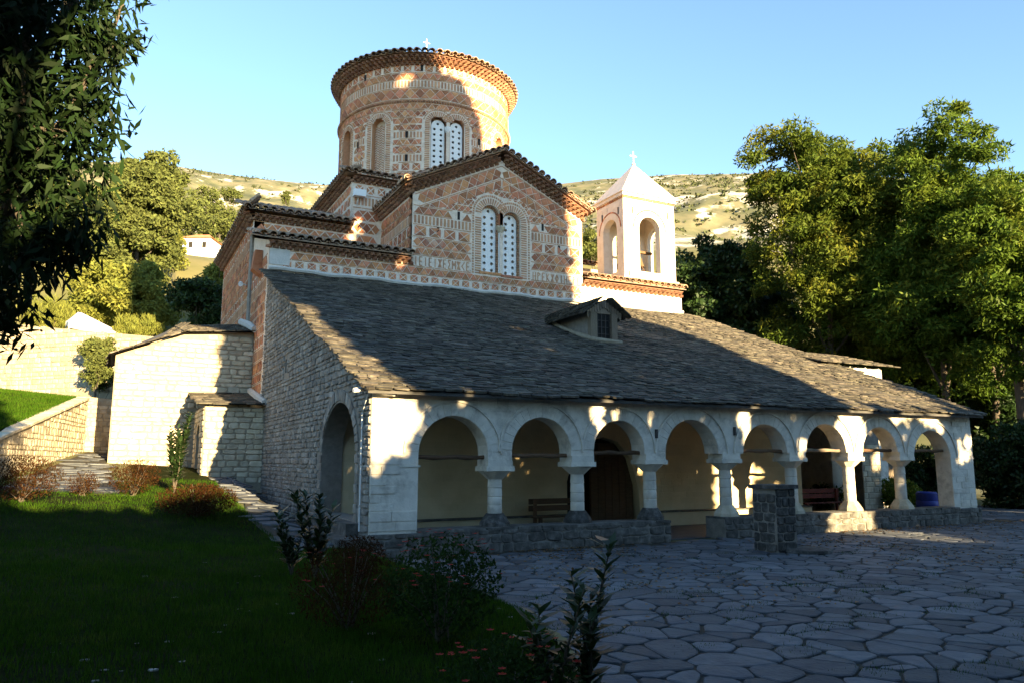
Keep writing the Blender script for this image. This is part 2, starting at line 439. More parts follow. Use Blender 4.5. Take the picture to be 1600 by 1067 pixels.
# ------------------------------------------------------------------ foliage helpers
def leaf_obj(name, P, size, aspect, mat, parent, seed=0, droop=.3, fold=.25):
    r = np.random.default_rng(seed); n = len(P)
    if n == 0: return None
    d = r.normal(size=(n, 3)); d[:, 2] -= droop; d /= np.linalg.norm(d, axis=1)[:, None]
    s = r.normal(size=(n, 3)); s -= (s * d).sum(1)[:, None] * d; s /= np.linalg.norm(s, axis=1)[:, None]
    nn = np.cross(d, s); L = size * r.uniform(.65, 1.35, n)[:, None]; W = L * aspect * .5
    V = np.stack([P, P + d * L * .45 + s * W + nn * W * fold, P + d * L, P + d * L * .45 - s * W + nn * W * fold], 1).reshape(-1, 3)
    F = np.arange(n * 4).reshape(n, 4)
    o = link(name, np_mesh(name, V, F), mat, parent); return o
def in_ell(n, c, rad, r, shell=.0):
    d = r.normal(size=(n, 3)); d /= np.linalg.norm(d, axis=1)[:, None]
    q = (shell + (1 - shell) * r.uniform(size=n) ** .45)[:, None]
    return np.asarray(c) + d * q * np.asarray(rad)
def tree(name, label, base, ells, trunk_r, nclump, nleaf, clump_r, lsize, aspect, mat, seed, group=None, cat='tree', droop=.3, trunk_top=.75, nlimb=9, squash=.65, keepfn=None):
    r = np.random.default_rng(seed); base = np.asarray(base, float)
    t = thing(name, label, cat, tuple(base), group)
    vol = np.array([e[1][0] * e[1][1] * e[1][2] for e in ells]) ** .67; vol /= vol.sum()
    C = np.concatenate([in_ell(max(1, int(nclump * v)), e[0], e[1], r, .25) for e, v in zip(ells, vol)]) + base
    if keepfn is not None: C = C[[keepfn(c) for c in C]]
    rr = clump_r * r.uniform(.55, 1.3, len(C))
    P = np.repeat(C, nleaf, 0); d = r.normal(size=P.shape); d /= np.linalg.norm(d, axis=1)[:, None]
    P = P + d * (np.repeat(rr, nleaf) * r.uniform(.25, 1, len(P)) ** .5)[:, None] * np.array([1, 1, squash])
    if keepfn is not None: P = P[[keepfn(c) for c in P]]
    leaf_obj('crown', P, lsize, aspect, mat, t, seed, droop)
    top = np.max([e[0][2] for e in ells]) * trunk_top; cx = np.mean([e[0][0] for e in ells]); cy = np.mean([e[0][1] for e in ells])
    g = G(); pts = [base + np.array([cx * k ** 1.5 + .12 * math.sin(5 * k + seed), cy * k ** 1.5 + .12 * math.cos(4 * k + seed), top * k - .15]) for k in np.linspace(0, 1, 8)]
    g.tube(pts, [trunk_r * (1.35 if i == 0 else 1.08 - .1 * i) for i in range(8)], 9)
    g.build('trunk', 'bark', t, True)
    if nlimb:
        g = G()
        for i in r.choice(len(C), min(nlimb, len(C)), replace=False):
            k = r.integers(3, 7); a = pts[k]; b = C[i]; mid = (a + b) / 2 + np.array([0, 0, -.08 * np.linalg.norm(b - a)]) + r.normal(size=3) * .15
            g.tube([a, a * .6 + mid * .4, mid, (mid + b) / 2 + r.normal(size=3) * .1, b], [trunk_r * .42, trunk_r * .33, trunk_r * .25, trunk_r * .16, trunk_r * .06], 6)
        g.build('limbs', 'bark', t, True)
    return t
def sstep(a, b, x):
    t = np.clip((np.asarray(x, float) - a) / (b - a), 0, 1); return t * t * (3 - 2 * t)

# ================================================================== TERRAIN
RIDGE = [(-1200, 300), (-400, 262), (0, 246), (240, 250), (330, 266), (430, 279), (530, 288), (700, 298), (880, 284), (940, 277), (1050, 270), (1210, 267), (1400, 275), (1600, 285), (2200, 330), (3200, 420)]
def ridge_tan(rel):
    """rel: angle to the right of the camera heading (radians)"""
    rel = np.asarray(rel, float)
    az_r = []; tn = []
    for x, y in RIDGE:
        d = ray(x, y); az_r.append(math.atan2(d @ Rv, d @ Fh)); tn.append(d[2] / math.hypot(d[0], d[1]))
    t = np.interp(rel, az_r, tn)
    return t * (1 - sstep(R(62), R(100), np.abs(rel)))
def noise2(x, y, seed=0):
    v = 0; a = 1
    r = np.random.default_rng(seed); 
    for o in range(6):
        for k in range(3):
            w = r.uniform(0, 2 * math.pi); f = 2.0 ** o * r.uniform(.8, 1.3); ph = r.uniform(0, 6.28)
            v = v + a * np.sin(f * (x * math.cos(w) + y * math.sin(w)) + ph) / 3
        a *= .55
    return v
def hill(X, Y):
    X = np.asarray(X, float); Y = np.asarray(Y, float)
    dx, dy = X - CAM[0], Y - CAM[1]; r = np.hypot(dx, dy); rel = np.arctan2(dx * Rv[0] + dy * Rv[1], dx * Fh[0] + dy * Fh[1])
    t = ridge_tan(rel)
    side = sstep(R(-10), R(8), rel)
    s0 = 42 + 34 * side
    g = .74 * sstep(s0, s0 + 68 + 60 * side, r) + .26 * sstep(150, 820, r)
    z = t * np.minimum(r, 820) * g
    z = np.where(r > 820, z - (r - 820) * .25, z)
    bump = (noise2(X * .02, Y * .02, 3) * 8 + noise2(X * .07, Y * .07, 8) * 3) * sstep(160, 420, r) * (1 - sstep(650, 800, r)) + noise2(X * .006, Y * .006, 5) * 14 * sstep(250, 480, r) * (1 - sstep(640, 800, r))
    return np.maximum(z + bump * (t > .02), 0)
def plaza_edge(Y): return np.interp(Y, [-40, -20, -14, -11, -9, -6, -1, 0], [-4., -3.2, -2.0, -.7, .1, .3, .2, -.3])
def near_h(X, Y):
    X = np.asarray(X, float); Y = np.asarray(Y, float)
    lawn = .3 + .085 * np.clip(Y, 0, 34) - .06 * np.clip(X, -14, 0)
    e = plaza_edge(Y); w = 1 - sstep(e - .9, e + .15, X)
    return lawn * w
def ground_h(X, Y): return near_h(X, Y) + hill(X, Y)
xs = np.unique(np.concatenate([np.linspace(-160, -20, 29), np.linspace(-20, 4, 81), np.linspace(4, 60, 29), np.linspace(60, 160, 21)]))
ys = np.unique(np.concatenate([np.linspace(-160, -30, 14), np.linspace(-30, 45, 151), np.linspace(45, 160, 40)]))
XX, YY = np.meshgrid(xs, ys); ZZ = ground_h(XX, YY) - .045
V = np.stack([XX, YY, ZZ], -1).reshape(-1, 3); nx = len(xs); ny = len(ys)
ii = (np.arange(ny - 1)[:, None] * nx + np.arange(nx - 1)[None]).ravel(); F = np.stack([ii, ii + 1, ii + nx + 1, ii + nx], 1)
gr = link('ground', np_mesh('ground', V, F, True), 'hillside'); tag(gr, kind='structure')
# far terrain: polar sheet around the view, all the way round to the horizon
rad = np.unique(np.concatenate([np.linspace(118, 300, 40), np.linspace(300, 850, 150), np.array([900, 1000, 1300, 2000, 3500])]))
ang = np.unique(np.concatenate([np.linspace(-180, -50, 40), np.linspace(-50, 50, 420), np.linspace(50, 180, 40)]))
RR, AA = np.meshgrid(rad, np.radians(ang))
XX = CAM[0] + RR * (np.cos(AA) * Fh[0] + np.sin(AA) * Rv[0]); YY = CAM[1] + RR * (np.cos(AA) * Fh[1] + np.sin(AA) * Rv[1])
ZZ = hill(XX, YY) - .6 * (RR < 122) - .1
V = np.stack([XX, YY, ZZ], -1).reshape(-1, 3); nx = len(rad); ny = len(ang)
ii = (np.arange(ny - 1)[:, None] * nx + np.arange(nx - 1)[None]).ravel(); F = np.stack([ii, ii + nx, ii + nx + 1, ii + 1], 1)
mt = link('mountain', np_mesh('mountain', V, F, True), 'mountain'); tag(mt, kind='structure')
# scrub scattered over the mountain: uneven clumps of leaf-like faces, nobody could count them
n = 15000; a = np.radians(rng.uniform(-42, 40, n)); q = rng.uniform(150, 770, n)
bx = CAM[0] + q * (np.cos(a) * Fh[0] + np.sin(a) * Rv[0]); by = CAM[1] + q * (np.cos(a) * Fh[1] + np.sin(a) * Rv[1])
kp = noise2(bx * .012, by * .012, 9) + rng.normal(size=n) * .35 > -.05; bx, by, q = bx[kp], by[kp], q[kp]
bz = hill(bx, by); P = []; 
sz = rng.uniform(.6, 2.0, len(bx)) * (1 + q / 600)
for k in range(len(bx)):
    c = 14; d = rng.normal(size=(c, 3)); d[:, 2] = np.clip(np.abs(d[:, 2]), 0, 1.3) * .6 - .35; d[:, :2] = np.clip(d[:, :2], -1.5, 1.5); P.append(np.array([bx[k], by[k], bz[k]]) + d * sz[k] * .55)
P = np.concatenate(P)
so = leaf_obj('scrub', P, 1.7, .9, 'scrub', None, 4); tag(so, 'low green scrub dotted over the dry mountain slope', 'scrub', kind='stuff')

# ------------------------------------------------------------------ plaza of irregular flagstones
def voronoi(x0, x1, y0, y1, step, jit, seed, stretch=1.0, drop=.0):
    r = np.random.default_rng(seed); pts = []
    nx_ = int((x1 - x0) / step) + 1; ny_ = int((y1 - y0) / (step * stretch)) + 1
    for j in range(ny_):
        for i in range(nx_):
            if r.uniform() < drop: continue
            pts.append((x0 + (i + .5 * (j % 2)) * step + r.uniform(-jit, jit) * step, y0 + j * step * stretch + r.uniform(-jit, jit) * step * stretch))
    pts = np.array(pts); cells = []
    for k, p in enumerate(pts):
        d = np.hypot(*(pts - p).T); nb = np.argsort(d)[1:18]
        poly = [(p[0] - 2 * step, p[1] - 2 * step), (p[0] + 2 * step, p[1] - 2 * step), (p[0] + 2 * step, p[1] + 2 * step), (p[0] - 2 * step, p[1] + 2 * step)]
        for m in nb:
            q = pts[m]; nrm = q - p; mid = (p + q) / 2; out = []
            for i in range(len(poly)):
                a, b = np.array(poly[i]), np.array(poly[(i + 1) % len(poly)]); da, db = (a - mid) @ nrm, (b - mid) @ nrm
                if da <= 0: out.append(tuple(a))
                if (da < 0) != (db < 0): out.append(tuple(a + (b - a) * da / (da - db)))
            poly = out
            if len(poly) < 3: break
        if len(poly) >= 3: cells.append(poly)
    return cells
def flag_items(cells, ok, hf, gap, th, seed):
    r = random.Random(seed); it = []
    for p in cells:
        c = np.mean(p, 0)
        if not ok(c[0], c[1]): continue
        # merge tiny edges, round the corners a little
        q = [p[0]]
        for a in p[1:]:
            if math.hypot(a[0] - q[-1][0], a[1] - q[-1][1]) > .09: q.append(a)
        if len(q) < 3: continue
        rd = []
        for i in range(len(q)):
            a, b, d = np.array(q[i]), np.array(q[i - 1]), np.array(q[(i + 1) % len(q)]); rd += [a + (b - a) * .16, a + (d - a) * .16]
        q = inset(rd, gap * r.uniform(.5, 1.6))
        key, cc = tpl_poly(q, th); m = np.eye(4); m[:3, 3] = (cc[0], cc[1], hf(cc[0], cc[1]) + r.uniform(-.006, .006))
        a1, a2 = r.uniform(-.008, .008) + (hf(cc[0] + .2, cc[1]) - hf(cc[0] - .2, cc[1])) / .4, r.uniform(-.008, .008) + (hf(cc[0], cc[1] + .2) - hf(cc[0], cc[1] - .2)) / .4; m[2, 0] = a1; m[2, 1] = a2
        it.append((key, m))
    return it
pl = G(); pts = [(float(plaza_edge(y)) - .5, y) for y in np.linspace(-26, -.02, 30)]
pl.prism([(x, y, -.06) for x, y in pts] + [(34, -.02, -.06), (34, -26, -.06)], (0, 0, .045)); 
pl.prism([(23.75, -.02, -.06), (34, -.02, -.06), (34, 14, -.06), (23.75, 14, -.06)], (0, 0, .044))
plaza = pl.build('plaza', 'joint_soil'); tag(plaza, kind='structure')
fl = flag_items(voronoi(-5, 33, -25, .4, .52, .58, 5, .66, .30), lambda x, y: x > plaza_edge(y) - .25 and y < -.25 and not (y > -.5 and x < 9), lambda x, y: -.012, .013, .03, 6)
fl += flag_items(voronoi(23.9, 33, .2, 12, .70, .56, 15, .66, .30), lambda x, y: y > .2 and x > 24.1, lambda x, y: -.012, .013, .03, 6)
emit('flagstone', fl, 'flagstone', plaza, 300, 'flagstone_field')
# porch floor and paths
pf = G().box(.55, 23.6, .5, 16, -.08, -.015).build('porch_floor', 'flagstone'); tag(pf, kind='structure')
def strip(name, xa, xb, y0, y1, lift, mat, n=40):
    g = G(); V = []; F = []
    for i, y in enumerate(np.linspace(y0, y1, n)):
        a, b = xa(y), xb(y)
        for j in range(6):
            x = a + (b - a) * j / 5; V.append((x, y, float(near_h(x, y)) + lift))
    for i in range(n - 1):
        for j in range(5): k = i * 6 + j; F.append((k, k + 1, k + 7, k + 6))
    g.add(V, F); o = g.build(name, mat, None, True); return tag(o, kind='structure')
pw = strip('side_path', lambda y: -1.9 - .25 * math.sin(y * .5), lambda y: -.02, -.6, 15.2, -.01, 'joint_soil')
it = flag_items(voronoi(-3, .3, -1, 15.6, .75, .38, 21, .7, .1), lambda x, y: -1.95 < x < -.22 and -.4 < y < 15, lambda x, y: float(near_h(x, y)) + .0, .02, .02, 2)
emit('flagstone', it, 'flagstone', pw, 120, 'flagstone_field')
pw = strip('hill_path', lambda y: np.interp(y, [7, 10, 25], [-8.4, -8.3, -6.5]), lambda y: np.interp(y, [7, 19, 25], [-5.2, -5.8, -5.6]), 8.2, 24, -.01, 'joint_soil')
it = flag_items(voronoi(-9, -5, 7.5, 24.5, .85, .38, 22, .8, .1), lambda x, y: np.interp(y, [7, 10, 25], [-8.2, -8.1, -6.4]) < x < np.interp(y, [7, 19, 25], [-5.4, -5.9, -5.7]) and 8.5 < y < 23.7, lambda x, y: float(near_h(x, y)) + .0, .02, .02, 3)
emit('flagstone', it, 'flagstone', pw, 120, 'flagstone_field')
# the lawn sheet with grass
def lawn_ok(x, y):
    e = plaza_edge(y)
    ok = (x < e - .45) & ~((x > -2.0) & (y > -.8)) & ~((y > 18.4) & (x > -6)) & ~((x < np.interp(y, [7, 19, 25], [-5.2, -5.8, -5.6])) & (y > 8.2) & (x > np.interp(y, [7, 10, 25], [-8.4, -8.3, -6.5]))) & ~((y > 9) & (x < np.interp(y, [9, 25], [-8.9, -6.7])))
    return ok
xs = np.linspace(-34, 1, 100); ys = np.linspace(-26, 18.4, 130); XX, YY = np.meshgrid(xs, ys)
ZZ = near_h(XX, YY) + .012 + .03 * noise2(XX * 1.5, YY * 1.5, 2) * .5
ZZ = np.where((XX > plaza_edge(YY) - .4) | ((XX > -1.9) & (YY > -.6)) , ZZ - .12, ZZ)
ZZ = np.where((YY > 8) & (XX < -5.0) & (XX > -9.5), ZZ - .1, ZZ)
V = np.stack([XX, YY, ZZ], -1).reshape(-1, 3); nx = len(xs); ny = len(ys)
ii = (np.arange(ny - 1)[:, None] * nx + np.arange(nx - 1)[None]).ravel(); F = np.stack([ii, ii + 1, ii + nx + 1, ii + nx], 1)
lw = link('lawn', np_mesh('lawn', V, F, True), 'lawn_soil'); tag(lw, kind='structure')
def grass_obj(name, X, Y, Z, h, w, mat, seed, label):
    r = np.random.default_rng(seed); n = len(X); a = r.uniform(0, 6.283, n); H = h * r.uniform(.5, 1.5, n); l = r.uniform(.1, .6, n) * H; b = r.uniform(0, 6.283, n)
    P = np.stack([X, Y, Z], 1); s = np.stack([np.cos(a), np.sin(a), 0 * a], 1) * w
    T = P + np.stack([np.cos(b) * l, np.sin(b) * l, H], 1)
    V = np.stack([P - s, P + s, T], 1).reshape(-1, 3); o = link(name, np_mesh(name, V, np.arange(3 * n).reshape(n, 3)), mat)
    return tag(o, label, 'grass', kind='stuff')
n = 330000; dist = 5.5 + 26 * rng.uniform(size=n) ** 1.25; a = np.radians(rng.uniform(-37, 12, n))
gx = CAM[0] + dist * (np.cos(a) * Fh[0] + np.sin(a) * Rv[0]); gy = CAM[1] + dist * (np.cos(a) * Fh[1] + np.sin(a) * Rv[1])
k = lawn_ok(gx, gy) & (noise2(gx * 1.1, gy * 1.1, 12) + rng.normal(size=n) * .45 > -.5) & (gy < 18); gx, gy = gx[k], gy[k]
grass_obj('lawn_grass', gx, gy, near_h(gx, gy) - .01, .085, .006, 'grass', 1, 'short dark green grass of the shaded foreground lawn')
n = 9000; cxw = rng.uniform(-1, 14, 90); cyw = rng.uniform(-13, -2, 90); ci = rng.integers(0, 90, n); wxx = cxw[ci] + rng.normal(size=n) * .22; wyy = cyw[ci] + rng.normal(size=n) * .12
grass_obj('joint_weeds', wxx, wyy, np.full(n, -.01), .05, .006, 'grass', 8, 'tufts of weeds growing in the joints of the flagstones')
# loose pale stones and dry leaves lying on the lawn and plaza
n = 90; d_ = 6 + 9 * rng.uniform(size=n); a = np.radians(rng.uniform(-30, 6, n)); px_ = CAM[0] + d_ * (np.cos(a) * Fh[0] + np.sin(a) * Rv[0]); py_ = CAM[1] + d_ * (np.cos(a) * Fh[1] + np.sin(a) * Rv[1])
g = G()
for x, y in zip(px_, py_):
    if lawn_ok(x, y):
        s = random.uniform(.012, .035); z = float(near_h(x, y)); c = [(x + s * 1.4 * math.cos(w) * random.uniform(.7, 1.2), y + s * math.sin(w) * random.uniform(.7, 1.2), z) for w in np.linspace(0, 5.3, 6)]; g.prism(c, (0, 0, s * .6))
tag(g.build('pebbles', 'rubble'), 'small pale stones strewn in the shaded grass', 'pebbles', kind='stuff')
n = 6500; lx = rng.uniform(0, 31, n); ly = -rng.uniform(0, 1, n) ** 1.7 * 9 - .3; k = (noise2(lx * .8, ly * .8, 31) + rng.normal(size=n) * .4 > .35) | ((ly > -1.2) & (rng.uniform(size=n) < .5) & (lx > 15)); lx, ly = lx[k], ly[k]
r_ = np.random.default_rng(3); P = np.stack([lx, ly, np.full(len(lx), .025)], 1)
d = r_.normal(size=P.shape); d[:, 2] *= .12; d /= np.linalg.norm(d, axis=1)[:, None]; s = np.cross(d, [0, 0, 1.]); s /= np.linalg.norm(s, axis=1)[:, None]; L = r_.uniform(.05, .12, len(P))[:, None]
V = np.stack([P, P + d * L * .5 + s * L * .3 + [0, 0, .02], P + d * L, P + d * L * .5 - s * L * .3 + [0, 0, .012]], 1).reshape(-1, 3)
tag(link('fallen_leaves', np_mesh('fallen_leaves', V, np.arange(len(V)).reshape(-1, 4)), 'dry_leaf'), 'dry brown leaves fallen on the flagstones before the arcade', 'fallen leaves', kind='stuff')

# ================================================================== CHURCH
church = thing('church', 'old brick church with round tiled drum, gable and long slate roofed arcade', 'church', (0, 0, 0))
YW = 16.0                                                     # plane of the brick front behind the slate roof
RS = 0.4
def roof_z(y): return 4.22 + RS * y
# ---- arcade wall
ARCH = [(1.24, 3.17, 3.46), (3.87, 5.71, 3.48), (6.46, 8.22, 3.46), (8.99, 11.02, 3.55), (12.04, 13.95, 3.47), (14.82, 16.72, 3.54), (17.56, 19.37, 3.48), (20.25, 22.35, 3.42)]
XEND = 23.7
FR0 = frame((0, 0, 0), (1, 0, 0))
holes = []; pil = []
for i, (a, b, c) in enumerate(ARCH):
    zs = c - (b - a) / 2
    ZB = .62 if i != 3 else .02
    holes.append((a, b, zs, ZB))
COLX = [3.52, 6.09, 8.61, 11.53, 14.38, 17.14, 19.81]
CAPZ = [2.33, 2.44, 2.50, 2.53, 2.58, 2.60, 2.61]
# wall above the capitals: one outline that runs along springing and arches
out = [(.012, -.05)]
for i, (a, b, zs, zb) in enumerate(holes):
    zc0 = CAPZ[i - 1] if i else -.05; zc1 = CAPZ[i] if i < 7 else -.05
    out += [(a, zc0)] if i else [(a, -.05)]
    out += [(a, max(zs, zc0 + .02))] + arch(a, b, zs)[1:-1] + [(b, max(zs, zc1 + .02)), (b, zc1)]
out += [(XEND, -.05), (XEND, 4.1), (.012, 4.1)]
aw = wall_holes(ccw(out), [], FR0, .62, 'arcade_wall', 'whitewash', church)
# voussoirs and hood line of each arch
it = []; hood = G()
for (a, b, zs, zb) in holes:
    cx, r = (a + b) / 2, (b - a) / 2
    it += polys_to_items(ring(cx, zs, r + .005, r + .33, R(2), R(178), .21, .04), plane_fr((0, 0, 0), (1, 0, 0), off=0.0), .014, 0)
    hood = G()
    for k in range(24):
        t0, t1 = math.pi * k / 24, math.pi * (k + 1) / 24
        q = [(cx + rr * math.cos(t), zs + rr * math.sin(t)) for rr, t in ((r + .35, t0), (r + .41, t0), (r + .41, t1), (r + .35, t1))]
        if any(abs(p[0] - o) < .02 for p in q for o in ()): continue
        if all(p[0] > -9 for p in q): hood.prism([(p[0], .01, p[1]) for p in q], (0, -.06 - .0006 * (k % 2), 0))
    hood.build('hood_moulding', 'whitewash', aw)
emit('voussoir', it, 'whitewash', aw, 300)
def blk_ok(x, z, l, h):
    for (a, b, zs, zb) in holes:
        cx, r = (a + b) / 2, (b - a) / 2
        for px_ in (x - l / 2, x, x + l / 2):
            for pz in (z - h / 2, z + h / 2):
                if pz > zs and math.hypot(px_ - cx, pz - zs) < r + .44: return False
                if pz <= zs and a - .36 < px_ < b + .36 and z > 1.2 and b < 22: return False
                if pz <= zs and a - .01 < px_ < b + .01: return False
    if z < 2.6 and 1.24 < x < 22.35: return False
    return True
it = courses(.01, XEND - .01, .62, 4.09, .19, .27, .45, .95, blk_ok, plane_fr((0, 0, 0), (1, 0, 0)), gap=.02, depth=.05, jit=.014, proud=.02, r=random.Random(11), bev=.03)
emit('block', it, 'whitewash', aw, 300, 'block_field')
# ---- plinth with coping stones, open at the entrance bay
plinth = G()
for x0, x1 in ((-.03, 8.98), (11.03, XEND + .03)):
    plinth.box(x0, x1, -.13, .7, -.1, .56)
plinth = plinth.build('plinth', 'rubble_mortar', church)
it = []
for x0, x1 in ((-.03, 8.98), (11.03, XEND + .03)):
    it += courses(x0, x1, -.02, .57, .17, .25, .28, .75, lambda *a: True, plane_fr((0, -.13, 0), (1, 0, 0)), gap=.012, depth=.1, proud=.03, jit=.13, r=random.Random(int(x0 * 10)), tilt=.05)
emit('stone', it, 'plinth_stone', plinth, 300, 'stone_field')
it = []
for x0, x1 in ((1.2, 8.98), (11.03, 22.4)):
    x = x0; r_ = random.Random(5)
    while x < x1:
        l = min(r_.uniform(.5, 1.1), x1 - x)
        m = np.eye(4); m[:3, 0] = (l - .012, 0, 0); m[:3, 1] = (0, .86, 0); m[:3, 2] = (0, 0, .075); m[:3, 3] = (x + l / 2, .27, .58 + r_.uniform(-.006, .006)); it.append((tpl_block(r_.randrange(8), .03, .06), m)); x += l
emit('coping_stone', it, 'plinth_stone', plinth, 300)
# ---- columns
for i, (x, zc) in enumerate(zip(COLX, CAPZ)):
    c = empty('column', (0, 0, 0)); c.parent = church; 
    zt = .62; g = G()
    g.lathe([(.41, 0), (.40, .10), (.35, .17), (.29, .26), (.23, .34)], (x, .31, zt - .01), 8, R(22.5))
    g.build('base', 'lichen_stone' if i < 3 else 'warm_stone', c)
    g = G(); H = zc - .50 - (zt + .31); prof = []; nd = 4
    for k in range(nd):
        z0 = H * k / nd; z1 = H * (k + 1) / nd; prof += [(.186, z0 + .006), (.197, z0 + .02), (.195 - .004 * k, z1 - .012), (.184, z1 - .001)]
    g.lathe(prof, (x, .31, zt + .31), 20); g.build('shaft', 'whitewash', c, True)
    g = G()
    g.lathe([(.205, 0), (.26, .05), (.43, .20), (.47, .22)], (x, .31, zc - .50), 8, R(22.5))
    hw = .38
    g.box(x - hw - .03, x + hw + .03, -.05, .67, zc - .29, zc - .16)
    g.box(x - hw + .02, x + hw - .02, -.025, .645, zc - .16, zc + .005)
    g.build('capital', 'whitewash', c)
# string course at the end piers, hewn tie beams, iron anchors
g = G(); g.box(-.02, 1.3, -.022, .64, 2.16, 2.20); g.box(22.3, XEND + .02, -.022, .64, 2.38, 2.42); g.build('string_course', 'whitewash', aw)
for i, (a, b, zs, zb) in enumerate(holes):
    if i == 3: continue
    z = (CAPZ[min(i, 6)] + CAPZ[max(i - 1, 0)]) / 2 + .07; g = G(); n_ = 7
    pts = [(a - .12 + (b - a + .24) * k / n_, .27 + .02 * math.sin(3 * k + i), z + .012 * math.sin(2 * k + i)) for k in range(n_ + 1)]
    g.tube(pts, [.058 + .008 * math.sin(4 * k + i) for k in range(n_ + 1)], 7); g.build('tie_beam', 'wood_brown' if i != 5 else 'wood_weathered', church, True)
for x, z in ((8.65, 3.10), (11.7, 3.23)):
    G().box(x - .035, x + .035, -.06, .02, z - .13, z + .13).build('tie_anchor', 'iron', church)
# ---- west side wall with pointed arch and slit
FRX = frame((0, 0, 0), (0, -1, 0))             # local x = -Y, outward -X
sideo = [(0, -.1), (0, 4.1), (-16, roof_z(16) - .12), (-16, .2), (-4.86, .3), (-4.86, .3)]
ah = arch(-4.86, -1.27, 2.55, 18, .8, .12)
ah = [(p[0], p[1] if p[1] < 2.56 else 2.55 + (p[1] - 2.55) * .72) for p in ah]
slit = arch(-11.14, -10.86, 5.95, 6, 5.55)
side = wall_holes(ccw([(-.03, -.1), (-.03, 4.1), (-16, roof_z(16) - .12), (-16, -.1)]), [ccw(ah), ccw(slit)], frame((-.0, 0, 0), (0, -1, 0)), .62, 'side_wall', 'rubble_mortar', church)
G().box(.45, .5, 10.8, 11.2, 5.5, 6.2).build('slit_dark_panel', 'painted_dark', side)  # near-black panel paints the shade inside the slit
def side_ok(x, z, l, h):
    y = -x
    if z + h / 2 > roof_z(y) - .16: return False
    if z - h / 2 < near_h(-.3, y) - .25: return False
    if .75 < z and -4.86 - l / 2 - .32 < x < -1.27 + l / 2 + .32:
        if z < 2.55: return False
        if ((x + 3.065) / 2.2) ** 2 + ((z - 2.55) / 1.80) ** 2 < 1: return False
    if abs(x + 11) < .2 + l / 2 and 5.5 - h / 2 < z < 6.15 + h / 2: return False
    return True
it = courses(-15.98, -.02, 0, 10.5, .10, .23, .16, .6, side_ok, plane_fr((0, 0, 0), (0, -1, 0)), gap=.03, depth=.16, proud=.04, jit=.17, r=random.Random(4), tilt=.08)
emit('stone', it, 'rubble', side, 300, 'stone_field')
it = []; cx, n_ = -3.065, 21
pin = [(cx - 1.795 * math.cos(math.pi * k / n_), 2.55 + .74 * (1.795 + .12 * math.sin(math.pi * k / n_) ** 3) * math.sin(math.pi * k / n_)) for k in range(n_ + 1)]
pou = [(cx - 2.10 * math.cos(math.pi * k / n_), 2.55 + .78 * (2.10 + .16 * math.sin(math.pi * k / n_) ** 3) * math.sin(math.pi * k / n_)) for k in range(n_ + 1)]
it = polys_to_items([[pin[k], pin[k + 1], pou[k + 1], pou[k]] for k in range(n_)], plane_fr((0, 0, 0), (0, -1, 0)), .03, .012)
for sx in (-4.86 - .32, -1.27):
    z = .5
    while z < 2.5:
        it += polys_to_items([[(sx, z), (sx + .32, z), (sx + .32, z + .24), (sx, z + .24)]], plane_fr((0, 0, 0), (0, -1, 0)), .03, .01); z += .25
emit('voussoir', it, 'rubble', side, 300)
# steps in the side arch
for k, (x0, x1, y0, y1, z0, z1) in enumerate(((-.75, .0, -.05, 4.9, -.1, .48), (-.35, .62, .7, 4.9, .3, .78))):
    g = G(); g.box(x0, x1, y0, y1, z0, z1); g.build('step', 'plinth_stone', church)
# ---- porch back wall, bench ledge, doorway
bw = wall_holes(ccw([(.62, -.1), (19.9, -.1), (19.9, 6.0), (.62, 6.0)]), [ccw([(8.55, .0), (11.7, .0), (11.55, 1.4), (11.25, 2.4), (10.7, 3.0), (10.1, 3.15), (9.4, 3.0), (8.8, 2.4), (8.55, 1.6)])], frame((0, 4.9, 0), (1, 0, 0)), .5, 'porch_back_wall', 'porch_plaster', church)
it = courses(.64, 19.88, .5, 5.9, .2, .26, .4, .8, lambda x, z, l, h: not (8.3 - l / 2 < x < 12.0 + l / 2 and z < 3.4), plane_fr((0, 4.9, 0), (1, 0, 0)), gap=.008, depth=.03, proud=.005, jit=.01, r=random.Random(9), bev=.03)
emit('block', it, 'porch_plaster', bw, 60, 'block_field')
g = G(); g.box(.62, 8.5, 4.45, 4.9, -.05, .46); g.box(11.75, 19.9, 4.45, 4.9, -.05, .46); g.build('wall_bench', 'porch_plaster', church)
g = G(); g.box(.62, 8.5, 4.40, 4.9, .46, .50); g.box(11.75, 19.9, 4.40, 4.9, .46, .50); g.build('bench_coping', 'plinth_stone', church)
door = G().box(9.72, 11.55, 5.22, 5.28, 0, 2.95).build('door', 'wood_brown', church)
for k in range(6): G().box(9.73 + k * .304, 9.73 + k * .304 + .29, 5.19, 5.22, .02, 2.9).build('plank', 'wood_brown', door)
G().box(7, 13, 5.9, 9, -.05, 4).build('interior_dark_block', 'painted_dark', church)  # solid near-black block; the room's darkness is in its colour
# pier, rear wall and plank screen at the open end of the porch
it = courses(23.62, 24.82, -.05, 3.0, .2, .28, .35, .62, lambda *a: True, plane_fr((0, 4.9, 0), (1, 0, 0)), gap=.012, depth=.12, proud=.03, jit=.03, r=random.Random(19))
pr_ = G().box(23.62, 24.82, 4.9, 5.7, -.1, 4.2).build('stone_pier', 'rubble_mortar', church); emit('stone', it, 'warm_stone', pr_, 60)
scr = G().box(19.9, 23.6, 9.6, 9.7, 0, 6.5).build('rear_partition', 'wood_dark', church)
